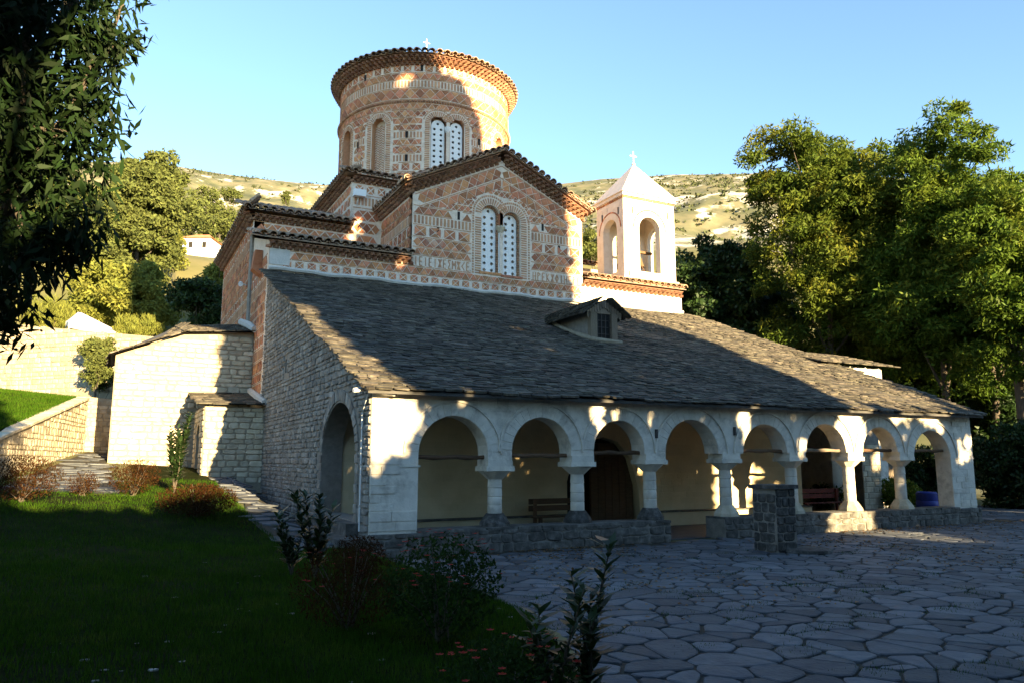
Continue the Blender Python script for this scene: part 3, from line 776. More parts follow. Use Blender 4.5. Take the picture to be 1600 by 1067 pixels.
# ---- roof: deck, slates
deck = G(); deck.prism([(-.22, -.42, roof_z(-.42) - .06), (XEND + .22, -.42, roof_z(-.42) - .06), (XEND + .22, 16, roof_z(16) - .06), (-.22, 16, roof_z(16) - .06)], (0, 0, -.07))
deck = deck.build('slate_roof', 'slate_under', church)
it = []; r_ = random.Random(2); ca = math.atan(RS); yy = -.5; crs = 0
while yy < 15.9:
    ex = r_.uniform(.125, .175); x = -.32 + r_.uniform(-.1, .05)
    while x < XEND + .3:
        l = r_.uniform(.22, .6); d_ = ex + .2; sag = .05 * math.sin(x * .5 + .7) * math.sin(yy * .35) + .03 * math.sin(x * 1.3 + yy)
        a = ca - .10 + r_.uniform(-.05, .05); t = r_.uniform(-.09, .09)
        u = np.array([math.cos(t), math.sin(t) * math.cos(a), math.sin(t) * math.sin(a)]); v = np.array([-math.sin(t), math.cos(t) * math.cos(a), math.cos(t) * math.sin(a)]); nn = np.cross(u, v)
        m = np.eye(4); th = r_.uniform(.025, .07); m[:3, 0] = u * (l - .008); m[:3, 1] = v * d_; m[:3, 2] = nn * th
        yc = yy + d_ / 2 * math.cos(a) + r_.uniform(-.035, .035)
        m[:3, 3] = (x + l / 2, yc, roof_z(yc) + .0 + sag + r_.uniform(-.008, .012)); it.append((tpl_block(r_.randrange(8), .09, .03), m)); x += l
    yy += ex * math.cos(ca)
emit('slate', it, 'slate', deck, 300, 'slate_field')
# whitish mortar fillet where the slates meet the brick front
g = G(); pts = [(x, YW - .06, roof_z(YW - .1) + .13 + .03 * math.sin(x * 1.7) + .02 * math.sin(x * 4.1)) for x in np.linspace(0, 23.2, 60)]
g.tube(pts, .11, 7); g.build('mortar_fillet', 'white_mortar', church, True)
# dormer
dz = 7.02
dm = empty('dormer', (0, 0, 0)); dm.parent = church
for x0, x1 in ((10.85, 11.15), (11.85, 12.12)): G().box(x0, x1, 6.75, 7.0, dz - .15, dz + 1.1).build('post', 'wood_weathered', dm)
g = G(); g.box(11.08, 11.95, 6.9, 6.95, dz, dz + 1.1); g.build('opening', 'painted_dark', dm)  # near-black panel; the darkness of the opening is painted
for k in range(4): g = G(); g.box(11.22 + k * .19, 11.25 + k * .19, 6.86, 6.89, dz, dz + 1.05); g.build('grille_bar', 'iron', dm)
for k in range(3): g = G(); g.box(11.15, 11.85, 6.85, 6.87, dz + .25 + k * .27, dz + .275 + k * .27); g.build('grille_bar', 'iron', dm)
for x in (10.85, 12.09):
    g = G(); g.prism([(x, 6.98, dz - .1), (x, 9.9, roof_z(9.9) + .05), (x, 6.98, dz + 1.1)], (.03, 0, 0)); g.build('cheek', 'rubble_mortar', dm)
g = G(); g.prism([(10.8, 6.86, dz + 1.08), (12.17, 6.86, dz + 1.08), (11.48, 6.86, dz + 1.62)], (0, .06, 0))
g.build('gable_board', 'wood_weathered', dm)
g = G()
for k in range(14):
    x = 10.72 + k * .118; zt = dz + 1.14 + .5 * (1 - abs(k - 6.5) / 7); g.prism([(x, 6.80, zt), (x + .1, 6.80, zt), (x + .1, 6.80, zt - .24), (x + .05, 6.80, zt - .34), (x, 6.80, zt - .24)], (0, .03, 0))
g.build('fretwork', 'wood_weathered', dm)
it = []; 
for sgn in (-1, 1):
    u0 = np.array([0, 1, 0.]); v0 = np.array([-sgn * .80, 0, .60]); v0 /= np.linalg.norm(v0)
    for j in range(6):
        y = 6.45
        while y < 11.2:
            l = r_.uniform(.3, .6); s_ = .12 + j * .18; yc = y + l / 2; xx = 11.48 + sgn * (1.15 - s_ * .8); zz = dz + .98 + s_ * .6 + .07 * (yc - 7) * .0
            if zz > roof_z(yc) - .05:
                m = np.eye(4); uu = u0 * math.cos(.02) + np.array([0, 0, 1]) * .02; n0 = np.cross(uu, v0) * (1 if sgn < 0 else -1)
                m[:3, 0] = u0 * (l - .01); m[:3, 1] = v0 * .30; m[:3, 2] = n0 * .05; m[:3, 3] = (xx, yc, zz + r_.uniform(-.01, .015)); it.append((tpl_block(r_.randrange(8), .09, .03), m))
            y += l
emit('slate', it, 'slate', dm, 140, 'slate_field')
g = G(); g.tube([(10.7, 9.8, roof_z(9.8) + .06), (10.65, 8.4, roof_z(8.4) + .07), (10.75, 7.1, roof_z(7.1) + .09), (11.0, 6.66, roof_z(6.66) + .09), (12.2, 6.62, roof_z(6.62) + .08)], [.08, .1, .13, .13, .1], 7); g.build('mortar_fillet', 'warm_mortar', dm, True)

# ---- brick body
def cornice(name, p0, p1, out_dir, rows, parent, h=.16, step=.10, pitch=.30, drop=0.0):
    """sawtooth brick courses stepping out and up along p0-p1"""
    p0, p1, o = np.array(p0, float), np.array(p1, float), np.array(out_dir, float); L = np.linalg.norm(p1 - p0); u = (p1 - p0) / L; g = G(); n = max(1, int(L / pitch))
    up = np.cross(u, np.cross((0, 0, 1.), u)); up = np.array((0, 0, 1.)) - u * u[2]; up /= np.linalg.norm(up)
    for k in range(rows):
        zz = up * (k * h); base = o * (k * step)
        for i in range(n + 1):
            c = p0 + u * (L * (i + .5 * (k % 2)) / n) + zz
            if (c - p0) @ u > L: continue
            a = L / n * .48
            g.prism([c + base - u * a - o * .02, c + base + o * (step + .11), c + base + u * a - o * .02], up * (h * .72))
        a, b = p0 + zz + up * (h * .74), p1 + zz + up * (h * .74)
        g.prism([a - o * .02, b - o * .02, b + o * ((k + 1) * step + .01), a + o * ((k + 1) * step + .01)], up * (h * .23))
    q = g.build(name, 'cornice_brick', parent); q['kind'] = 'stuff'; return q
def tpl_tile():
    key = 'tile'
    if key not in TPL:
        V = []; F = []; n = 6
        for yq, rr in ((0, 1.0), (1, .82)):
            for k in range(n + 1): a = math.pi * k / n; V.append((rr * math.cos(a), yq, rr * math.sin(a)))
            for k in range(n + 1): a = math.pi * k / n; V.append((rr * .8 * math.cos(a), yq, rr * .8 * math.sin(a)))
        m = 2 * (n + 1)
        for k in range(n):
            F += [(k, k + 1, m + k + 1, m + k), (n + 1 + k, m + n + 1 + k, m + n + 2 + k, n + 2 + k), (k, n + 1 + k, n + 2 + k, k + 1), (m + k, m + k + 1, m + n + 2 + k, m + n + 1 + k)]
        F += [(0, m, m + n + 1, n + 1), (n, 2 * n + 1, m + 2 * n + 1, m + n)]
        TPL[key] = (np.array(V), F)
    return key
def tile_items(p0, p1, updir, rows, pitch=.40, rad=.185, ln=.55, seed=0, flip=True):
    """barrel tiles along the eave p0-p1; updir: unit vector up the slope"""
    r = random.Random(seed); p0, p1, w = np.array(p0, float), np.array(p1, float), np.array(updir, float); L = np.linalg.norm(p1 - p0); u = (p1 - p0) / L; n = max(1, round(L / pitch)); it = []
    nn = np.cross(u, w); nn /= np.linalg.norm(nn)
    if nn[2] < 0: nn = -nn
    for j in range(rows):
        for i in range(n + 1):
            c = p0 + u * (L * i / n) + w * (j * ln * .8) + nn * (.05 + r.uniform(-.012, .012)) - w * r.uniform(0, .05)
            m = np.eye(4); t = r.uniform(-.05, .05); m[:3, 0] = (u * math.cos(t) + w * math.sin(t)) * rad * r.uniform(.93, 1.07); m[:3, 1] = (w * math.cos(t) - u * math.sin(t)) * ln + nn * .03; m[:3, 2] = nn * rad * .9; m[:3, 3] = c; it.append((tpl_tile(), m))
            if i < n and j < 2:
                c2 = p0 + u * (L * (i + .5) / n) + w * (j * ln * .8) + nn * .06 - w * .01; m = np.eye(4); m[:3, 0] = u * rad; m[:3, 1] = w * ln; m[:3, 2] = -nn * rad * .6; m[:3, 3] = c2; it.append((tpl_tile(), m))
    return it
GX0, GX1, GEZ, GAX, GAZ = 6.65, 16.4, 15.2, 11.52, 17.55
CX, CY, CR = 11.5, 27.5, 5.53
bricks = []; thins = []; tiles = []
frG = plane_fr((0, YW, 0), (1, 0, 0))
# front wall: low wings and gable in one plane
WL, WR = (10.43 - .06, 11.33, 14.85), (11.68, 12.53 + .06, 14.65)      # the two window lights
gout = [(.02, 10.2), (16.42, 10.2), (16.42, GEZ + .1), (GAX, GAZ + .25), (GX0, GEZ + .1), (GX0, 12.0), (.02, 12.0)]
wl_h = [(10.37, 11.75)] + arch(10.37, 11.42, 14.78, 12) + [(11.42, 11.75)]
wr_h = [(11.58, 11.70)] + arch(11.58, 12.63, 14.58, 12) + [(12.63, 11.70)]
gable = wall_holes(ccw(gout), [ccw(wl_h), ccw(wr_h)], frame((0, YW, 0), (1, 0, 0)), .5, 'gable_wall', 'mortar', church)
winbox = [(9.84, 11.5), (13.2, 11.5), (13.2, 14.7)] + [(12.1 + 1.1 * math.cos(t), 14.6 + 1.1 * math.sin(t)) for t in np.linspace(0, 1.7, 6)] + [(10.9 + 1.06 * math.cos(t), 14.8 + 1.1 * math.sin(t)) for t in np.linspace(1.4, 3.14, 7)]
gin = [(GX0, 10.6), (GX1 - .0, 10.6), (GX1, GEZ), (GAX, GAZ), (GX0, GEZ)]
slots = []
def slot(x, z, w=.13, h=.42):
    slots.append([(x - w / 2 - .02, z - h / 2 - .02), (x + w / 2 + .02, z - h / 2 - .02), (x + w / 2 + .02, z + h / 2 + .02), (x - w / 2 - .02, z + h / 2 + .02)])
    G().box(x - w / 2, x + w / 2, YW - .012, YW + .01, z - h / 2, z + h / 2).build('putlog_hole_plate', 'painted_dark', gable)  # flat near-black plate stands for the shade in the hole
for x, z in ((9.1, 14.45), (8.0, 13.5), (13.95, 14.55), (14.95, 13.45)): slot(x, z)
P_ = []; T_ = []
P_ += keep(band(.55, GX1 - .05, 10.78, 11.16, 'xsq'), None, slots)
P_ += clip_out(band(.9, GX1 - .05, 11.22, 11.55, 'tri'), lambda q: 9.9 < q[0] < 13.1 and q[1] > 11.52)
rows = [(12.20, 12.54, 'tri'), (12.60, 13.06, 'dia'), (13.12, 13.66, 'xsq'), (13.74, 14.20, 'bars'), (14.26, 14.62, 'tri')]
for z0, z1, kd in rows:
    for a, b in ((GX0 + .05, 9.82), (13.24, GX1 - .05)):
        (T_ if kd == 'bars' else P_).extend(keep(band(a, b, z0, z1, kd), None, slots))
for z in (10.74, 11.18, 11.575, 12.15, 12.555, 13.075, 13.685, 14.215, 14.64):
    for a, b in ((.5 if z < 12 else GX0 + .03, 9.82), (13.24, GX1 - .03)):
        T_ += keep(band(a, b, z, z + .04, 'line'), None, slots)
    if z < 11.3: T_ += band(9.82, 13.24, z, z + .04, 'line')
# rake bands following the gable
for sgn in (-1, 1):
    x0 = GX0 if sgn < 0 else GX1; d = np.array([GAX - x0, GAZ - GEZ]); L = np.linalg.norm(d); d /= L; nrm = np.array([d[1], -d[0]]) if sgn < 0 else np.array([-d[1], d[0]])
    for (o0, o1, kd, trim) in ((.06, .60, 'dia', .35), (.70, 1.10, 'tri', .5)):
        for p in band(.12, L - trim * .5, 0, o1 - o0, kd):
            q = [tuple(np.array([x0, GEZ]) + d * a + nrm * (o0 + b)) for a, b in p]
            P_ += clip_out([q], lambda t_: t_[1] < 14.69 or t_[0] < GX0 + .04 or t_[0] > GX1 - .04 or inside(t_, winbox) or (t_[0] - GAX) * sgn < .03)
    for o0 in (.02, .64):
        for p in band(.1, L, 0, .04, 'line'):
            q = [tuple(np.array([x0, GEZ]) + d * a + nrm * (o0 + b)) for a, b in p]
            if keep([q], gin, [winbox]): T_.append(q)
inn = [(8.0, 14.66), (15.04, 14.66), (GAX, 16.36)]
for k in range(5): P_ += clip_out(band(GX0 + 1.2, GX1 - 1.2, 14.70 + k * .36, 15.04 + k * .36, 'dia'), lambda q: inside(q, winbox) or not inside(q, inn))
# lettering band: strokes of brick spelling the old monogram letters
GLY = {'|': [((.5, 0), (.5, 1))], 'E': [((.2, 0), (.2, 1)), ((.2, 0), (.85, 0)), ((.2, .5), (.75, .5)), ((.2, 1), (.85, 1))], 'X': [((.1, 0), (.9, 1)), ((.1, 1), (.9, 0)), ((.5, 0), (.5, 1))],
       'S': [((.85, 1), (.2, 1)), ((.2, 1), (.6, .5)), ((.6, .5), (.2, 0)), ((.2, 0), (.85, 0))], 'M': [((.1, 0), (.1, 1)), ((.1, 1), (.5, .4)), ((.5, .4), (.9, 1)), ((.9, 1), (.9, 0))],
       'K': [((.2, 0), (.2, 1)), ((.85, 1), (.2, .5)), ((.2, .5), (.85, 0))], '<': [((.85, 1), (.15, .5)), ((.15, .5), (.85, 0))], 'H': [((.15, 0), (.15, 1)), ((.85, 0), (.85, 1)), ((.15, .5), (.85, .5))],
       'O': [((.5, 0), (.1, .5)), ((.1, .5), (.5, 1)), ((.5, 1), (.9, .5)), ((.9, .5), (.5, 0)), ((.5, 0), (.5, 1))], 'P': [((.2, 0), (.2, 1)), ((.2, 1), (.85, .8)), ((.85, .8), (.2, .5))]}
def text(s, x0, x1, z0, z1):
    n = len(s); w = (x1 - x0) / n; o = []
    for i, ch in enumerate(s):
        for (a, b), (c, d) in GLY[ch]:
            p = np.array([x0 + (i + .08 + a * .84) * w, z0 + b * (z1 - z0)]); q = np.array([x0 + (i + .08 + c * .84) * w, z0 + d * (z1 - z0)]); e = (q - p) / (np.linalg.norm(q - p) + 1e-9); nn = np.array([-e[1], e[0]]) * .024
            o.append([tuple(p - nn), tuple(q - nn), tuple(q + nn), tuple(p + nn)])
    return o
T_ += text('|E|E|XESMX<E', GX0 + .1, 9.75, 11.66, 12.08) + text('HPEKXO|HEPE', 13.3, GX1 - .1, 11.62, 12.04)
# rings round the lights
for (cx, zs, zb, sp) in ((10.895, 14.78, 11.75, (R(22), R(180))), (12.105, 14.58, 11.70, (R(0), R(150)))):
    T_ += ring(cx, zs, .545, .86, sp[0], sp[1], .125, .42)
    T_ += ring(cx, zs, .93, 1.03, sp[0] + .05, sp[1] - (.0 if cx < 11 else .1), .12, .3)
z = 11.6
while z < 14.6:
    T_ += [[(10.02, z), (10.34, z), (10.34, z + .07), (10.02, z + .07)], [(12.66, z), (12.98, z), (12.98, z + .07), (12.66, z + .07)]]; z += .125
z = 11.6
while z < 14.7:
    T_ += [[(9.86, z), (9.95, z), (9.95, z + .09), (9.86, z + .09)], [(13.07, z), (13.16, z), (13.16, z + .09), (13.07, z + .09)]]; z += .14
bricks_g = polys_to_items(P_, frG, .022, .014)
emit('brick', bricks_g, 'terracotta', gable, 300, 'brick_field')
emit('thin_brick', polys_to_items(T_, frG, .018, 0), 'thin_brick', gable, 60, 'thin_brick_field')
# inner brick order and pierced white slabs
def pierced(name, cx, zb, zs, w, yf, parent):
    """arched slab with real holes, front at Y = yf"""
    g = G(); r = w / 2; cols_, rh = 2, None; H = zs - zb; rows_ = max(1, round(H / (w / 2) / .82)); ch = H / rows_; cw = w / 2; n = 12
    def cell(x0, x1, z0, z1, hr, outl=None):
        c = ((x0 + x1) / 2, (z0 + z1) / 2) if outl is None else outl[1]
        sq = []
        for k in range(n):
            a = 2 * math.pi * (k + .5) / n; dx, dz_ = math.cos(a), math.sin(a)
            if outl is None:
                t = min((x1 - x0) / 2 / max(abs(dx), 1e-6), (z1 - z0) / 2 / max(abs(dz_), 1e-6)); sq.append((c[0] + dx * t, c[1] + dz_ * t))
        if outl is not None: sq = outl[0]
        m = len(sq); hi = [(c[0] + hr * math.cos(math.atan2(p[1] - c[1], p[0] - c[0])), c[1] + hr * math.sin(math.atan2(p[1] - c[1], p[0] - c[0]))) for p in sq]
        V = [(p[0], yf, p[1]) for p in sq] + [(p[0], yf, p[1]) for p in hi] + [(p[0], yf + .08, p[1]) for p in hi]
        g.add(V, [(i, (i + 1) % m, m + (i + 1) % m, m + i) for i in range(m)] + [(m + i, m + (i + 1) % m, 2 * m + (i + 1) % m, 2 * m + i) for i in range(m)])
    for j in range(rows_):
        for i in range(2):
            x0 = cx - r + i * cw; cell(x0 + 1e-4, x0 + cw, zb + j * ch, zb + (j + 1) * ch, w * .105)
            # square corners left out by the angular sampling
            for sx in (0, 1):
                for sz in (0, 1):
                    X0, Z0 = x0 + sx * cw, zb + (j + sz) * ch; k = .28
                    g.add([(X0, yf + .001, Z0), (X0 + (k if not sx else -k) * cw, yf + .001, Z0), (X0, yf + .001, Z0 + (k if not sz else -k) * ch)], [(0, 1, 2)])
    cap = [(cx + r * math.cos(t), zs + r * math.sin(t)) for t in np.linspace(0, math.pi, 15)] + [(cx - r * .5, zs), (cx, zs), (cx + r * .5, zs)]
    cell(0, 0, 0, 0, w * .105, (cap, (cx, zs + r * .42)))
    return g.build(name, 'white_slab', parent)
for (cx, zb, zs, w) in ((10.88, 11.75, 14.86, .84), (12.10, 11.70, 14.66, .84)):
    q = pierced('pierced_slab', cx, zb, zs, w, YW + .30, church)
    rr = polys_to_items(ring(cx, zs - .08, .43, .53, 0, math.pi, .11, .35), plane_fr((0, YW + .22, 0), (1, 0, 0)), .05, 0)
    z = zb
    while z < zs - .1:
        for s_ in (-1, 1): rr += polys_to_items([[(cx + s_ * .48 - .05, z), (cx + s_ * .48 + .05, z), (cx + s_ * .48 + .05, z + .075), (cx + s_ * .48 - .05, z + .075)]], plane_fr((0, YW + .22, 0), (1, 0, 0)), .05, 0)
        z += .125
    emit('thin_brick', rr, 'thin_brick', q, 0, 'thin_brick_field')
    G().box(cx - .62, cx + .62, YW - .05, YW + .25, zb - .13, zb - .01).build('window_sill', 'terracotta', gable)
    G().prism([(cx + .6 * a, YW + .55, b) for a, b in ((-1, zb), (1, zb), (1, zs + .5), (-1, zs + .5))], (0, .05, 0)).build('interior_dark_panel', 'painted_dark', q)  # panel coloured near black for the unlit inside
mc = empty('window_column', (0, 0, 0)); mc.parent = church
G().lathe([(.13, 0), (.115, .08), (.115, 2.2)], (11.5, YW + .12, 11.72), 12).build('shaft', 'white_slab', mc, True)
G().lathe([(.13, 0), (.17, .1), (.26, .28), (.26, .36)], (11.5, YW + .12, 13.9), 8, R(22.5)).build('capital', 'warm_stone', mc)
G().box(11.4, 11.6, YW + .0, YW + .3, 14.26, 15.0).build('spandrel', 'terracotta', mc)
# gable body and its roof
g = G(); g.prism([(GX0 + .03, YW + .5, 10), (GX1 - .03, YW + .5, 10), (GX1 - .03, YW + .5, GEZ + .15), (GAX, YW + .5, GAZ + .3), (GX0 + .03, YW + .5, GEZ + .15)], (0, 6, 0)); g.build('gable_core', 'mortar', church)
rs = np.array([GAX - GX0, 0, GAZ - GEZ]); rs /= np.linalg.norm(rs)
for sgn in (-1, 1):
    x0 = GX0 if sgn < 0 else GX1; a = np.array([x0, YW, GEZ + .08]); b = np.array([GAX, YW, GAZ + .08])
    cornice('rake_cornice', a, b, (0, -1, 0), 3, gable, .17, .09)
    e = np.array([sgn * .45, 0, -.45 * .5]); up = np.array([-sgn * rs[0], 0, rs[2]])
    g = G(); p0 = a + e + (0, -.42, .62); p1 = b + (0, -.42, .62); g.prism([p0, p1, p1 + (0, 7, 0), p0 + (0, 7, 0)], (0, 0, .05)); rf = g.build('gable_roof', 'roof_tile', church)
    tl = tile_items(p0 + (0, -.06, .08), p1 + (0, -.06, .08), (0, 1, 0), 2, .40, .19, .6, 1)
    tl += tile_items(p0 + (0, .1, .06), p0 + (0, 6.0, .06), up, 3, .40, .18, .6, 3)
    emit('roof_tile', tl, 'roof_tile', rf, 60, 'roof_tile_field')
    cornice('side_cornice', (x0, YW, GEZ + .03), (x0, YW + 5.2, GEZ + .03), (sgn, 0, 0), 3, gable, .17, .1)
# gable flank facing left, with its bands
frL = plane_fr((GX0, YW, 0), (0, -1, 0))
G().box(GX0, GX0 + .4, YW + .02, 21.2, 11.5, GEZ + .05).build('flank_wall', 'mortar', church)
P_ = []; T_ = []
for z0, z1, kd in ((12.6, 13.06, 'dia'), (13.12, 13.66, 'xsq'), (13.74, 14.20, 'bars'), (14.26, 14.55, 'tri'), (14.62, 15.12, 'dia')): (T_ if kd == 'bars' else P_).extend(band(-4.95, -.05, z0, z1, kd))
for z in (12.555, 13.075, 13.685, 14.215, 14.57): T_ += band(-4.95, -.03, z, z + .04, 'line')
fw = church.children[-1] if False else None
emit('brick', polys_to_items(P_, frL, .022, .014), 'terracotta', gable, 40, 'brick_field'); emit('thin_brick', polys_to_items(T_, frL, .018, 0), 'thin_brick', gable, 0, 'thin_brick_field')
# low wings: cornices and tile roofs
cornice('wing_cornice', (-.02, YW, 11.64), (GX0 - .02, YW, 11.64), (0, -1, 0), 2, gable, .16, .12)
def wing(x0, x1, seed):
    g = G(); sl_ = np.array([0, 5.4, 1.6]); p0, p1 = np.array([x0, YW - .38, 12.0]), np.array([x1, YW - .38, 12.0]); g.prism([p0, p1, p1 + sl_, p0 + sl_], (0, 0, .05)); rf = g.build('wing_roof', 'roof_tile', church)
    w = sl_ / np.linalg.norm(sl_); emit('roof_tile', tile_items(p0 + (.1, 0, .1), p1 + (-.1, 0, .1), w, 10, .40, .19, .62, seed), 'roof_tile', rf, 45, 'roof_tile_field'); return rf
wing(-.42, GX0 - .02, 5)
G().box(.01, GX0, YW + .5, 21.2, 0, 12.0).build('wing_core', 'mortar', church)
G().box(.02, .9, YW - .035, YW + .1, 10.9, 11.62).build('plaster_patch', 'white_mortar', gable)
# left flank (X = 0) behind the porch, low part and tall arm
G().box(0, .5, 16.02, 33, 0, 14.35).build('left_flank_wall', 'mortar', church) if False else None
lf = wall_holes(ccw([(-16.02, .2), (-16.02, 11.98), (-21, 13.4), (-21, 14.5), (-33, 14.5), (-33, .2)]), [], frame((0, 0, 0), (0, -1, 0)), .5, 'left_flank_wall', 'mortar', church)
P_ = []; T_ = []
z = 5.2; kinds = ['dia', 'tri', 'dia', 'bars', 'xsq', 'tri']; k = 0
while z < 14.2:
    h = .5 if kinds[k % 6] != 'tri' else .36; z1 = z + h
    for a, b in (((-20.6, -16.3),) if z1 < 11.7 else ()) + ((-32.8, -21.3),): (T_ if kinds[k % 6] == 'bars' else P_).extend(band(a, b, z, z1, kinds[k % 6]))
    T_ += band(-32.8, -16.3 if z1 < 11.7 else -21.2, z1 + .015, z1 + .055, 'line'); z = z1 + .07; k += 1
frF = plane_fr((0, 0, 0), (0, -1, 0))
emit('brick', polys_to_items(P_, frF, .022, .022), 'terracotta', lf, 150, 'brick_field'); emit('thin_brick', polys_to_items(T_, frF, .018, 0), 'thin_brick', lf, 0, 'thin_brick_field')
G().box(-.10, .0, 20.6, 21.3, .5, 13.6).build('pilaster', 'rubble', lf)
# tall left arm: front wall, cornice, roof
arm = wall_holes(ccw([(.02, 12.5), (5.1, 12.5), (5.1, 14.5), (.02, 14.5)]), [], frame((0, 21, 0), (1, 0, 0)), .5, 'arm_wall', 'mortar', church)
emit('brick', polys_to_items(band(.1, 4.95, 13.62, 14.22, 'dia') + band(.1, 4.95, 13.2, 13.55, 'tri'), plane_fr((0, 21, 0), (1, 0, 0)), .022, .025), 'terracotta', arm, 60)
emit('thin_brick', polys_to_items(band(.05, 5.0, 14.27, 14.31, 'line'), plane_fr((0, 21, 0), (1, 0, 0)), .018, 0), 'thin_brick', arm, 20)
cornice('arm_cornice', (0, 21, 14.32), (5.0, 21, 14.32), (0, -1, 0), 2, arm, .16, .12); cornice('arm_cornice', (0, 33, 14.32), (0, 21, 14.32), (-1, 0, 0), 3, arm, .16, .13)
g = G(); A_, B_, C_, D_ = (-.5, 20.55, 14.72), (5.1, 20.55, 14.72), (5.1, 27, 17.0), (1.8, 27, 17.0); E_, F_ = (-.5, 33.4, 14.72), (5.1, 33.4, 14.72)
g.add([A_, B_, C_, D_, E_, F_], [(0, 1, 2, 3), (0, 3, 4), (3, 2, 5, 4)]); rf = g.build('arm_roof', 'roof_tile', church)
w = np.array([0, 6.45, 2.28]); w /= np.linalg.norm(w)
tl = tile_items((-.4, 20.5, 14.8), (5.0, 20.5, 14.8), w, 9, .42, .20, .62, 8)
w2 = np.array([2.3, 0, 2.28]); w2 /= np.linalg.norm(w2); tl += tile_items((-.5, 33.2, 14.78), (-.5, 20.7, 14.78), w2, 2, .42, .19, .6, 9)
emit('roof_tile', tl, 'roof_tile', rf, 60, 'roof_tile_field')
# base cube of the drum
cube = wall_holes(ccw([(4.98, 12), (18, 12), (18, 17.3), (4.98, 17.3)]), [], frame((0, 21.05, 0), (1, 0, 0)), .5, 'drum_base_wall', 'mortar', church)
cl = G().box(4.98, 5.4, 21.56, 34, 12, 17.3).build('drum_base_flank', 'mortar', church)
P_ = band(5.1, 8.2, 16.62, 17.12, 'xsq') + band(5.1, 6.65, 15.1, 15.7, 'dia') + band(5.1, 6.6, 14.4, 15.0, 'dia') + band(5.1, 6.6, 13.7, 14.3, 'tri')
emit('brick', polys_to_items(P_, plane_fr((0, 21.05, 0), (1, 0, 0)), .022, .025), 'terracotta', cube, 70)
T_ = band(5.1, 7.8, 15.95, 16.45, 'bars') + band(5.05, 8.2, 17.18, 17.22, 'line') + band(5.05, 8.2, 16.53, 16.57, 'line') + band(5.05, 7.0, 15.8, 15.84, 'line')
emit('thin_brick', polys_to_items(T_, plane_fr((0, 21.05, 0), (1, 0, 0)), .018, 0), 'thin_brick', cube, 40, 'thin_brick_field')
G().box(6.35, 6.5, 21.03, 21.06, 16.0, 16.35).build('putlog_hole_plate', 'painted_dark', cube)  # near-black plate, hole shade put into the colour
P_ = []
for z0, z1, kd in ((16.62, 17.12, 'dia'), (15.95, 16.5, 'xsq'), (15.3, 15.85, 'dia'), (14.75, 15.2, 'tri')): P_ += band(-33.5, -21.2, z0, z1, kd)
emit('brick', polys_to_items(P_, plane_fr((4.98, 0, 0), (0, -1, 0)), .022, .022), 'terracotta', cl, 40, 'brick_field')
cornice('base_cornice', (4.98, 21.05, 17.22), (18, 21.05, 17.22), (0, -1, 0), 2, cube, .15, .12); cornice('base_cornice', (4.98, 34, 17.22), (4.98, 21.05, 17.22), (-1, 0, 0), 3, cl, .15, .12)
g = G(); e0, e1, zt_, zr = 20.62, 34.4, 17.58, 18.7
A_ = [(4.5, e0, zt_), (18.5, e0, zt_), (18.5, e1, zt_), (4.5, e1, zt_)]; B_ = [(7.5, 23.5, zr), (15.5, 23.5, zr), (15.5, 31.5, zr), (7.5, 31.5, zr)]
g.add(A_ + B_, [(0, 1, 5, 4), (1, 2, 6, 5), (2, 3, 7, 6), (3, 0, 4, 7), (4, 5, 6, 7), (3, 2, 1, 0)]); rf = g.build('base_roof', 'roof_tile', church)
w = np.array([0, .93, .36]); w2 = np.array([.93, 0, .36])
emit('roof_tile', tile_items((4.6, e0 - .05, zt_ + .07), (10, e0 - .05, zt_ + .07), w, 3, .41, .19, .6, 10) + tile_items((4.45, e1, zt_ + .07), (4.45, e0 + .2, zt_ + .07), w2, 2, .41, .19, .6, 11), 'roof_tile', rf, 45, 'roof_tile_field')

# ---- drum
drum = empty('drum', (0, 0, 0)); drum.parent = church
WIN = [(-96, 17.5, 2), (-140.4, 10.2, 1), (-171, 9.0, 1), (-52, 10.2, 1), (-12, 17.5, 2)]
s_of = lambda deg: CR * R(deg)
rec = []      # recess outlines in (s, z)
for deg, hw, n2 in WIN:
    c = s_of(deg)
    if n2 == 1: rec.append((c, .52, 22.0, 18.4, 0))
    else: rec += [(c - .60, .50, 22.05, 18.4, 1), (c + .60, .50, 22.05, 18.4, 1)]
def in_rec(s, z, grow=0.0):
    for c, hw, zs, zb, k in rec:
        if zb < z <= zs and abs(s - c) < hw + grow: return True
        if z > zs and math.hypot(s - c, z - zs) < hw + grow: return True
    return False
g = G(); na = 300; zs_ = np.linspace(17.0, 26.0, 76); idx = {}; V = []; F = []
for i in range(na):
    a0 = -math.pi * 2 * i / na; a1 = -math.pi * 2 * (i + 1) / na
    for j in range(75):
        if in_rec(CR * (a0 + a1) / 2, (zs_[j] + zs_[j + 1]) / 2): continue
        q = []
        for (i_, j_) in ((i, j), (i, j + 1), ((i + 1) % na, j + 1), ((i + 1) % na, j)):
            if (i_, j_) not in idx:
                a = -math.pi * 2 * i_ / na; idx[(i_, j_)] = len(V); V.append((CX + CR * math.cos(a), CY + CR * math.sin(a), zs_[j_]))
            q.append(idx[(i_, j_)])
        F.append(tuple(q))
g.add(V, F); dw = g.build('drum_wall', 'mortar', drum, True)
G().lathe([(CR - .42, 17.0), (CR - .42, 26.0)], (CX, CY, 0), 90).build('drum_core', 'mortar', drum, True)
frD = cyl_fr(CX, CY, CR); A0, A1 = s_of(-205), s_of(15)
P_ = []; T_ = []
P_ += band(A0, A1, 25.30, 25.78, 'xsq'); P_ += band(A0, A1, 24.84, 25.22, 'tri'); T_ += band(A0, A1, 24.32, 24.78, 'bars'); P_ += band(A0, A1, 23.60, 24.24, 'dia')
for z in (25.80, 25.24, 24.79, 24.26, 23.53, 22.92): T_ += band(A0, A1, z, z + .04, 'line')
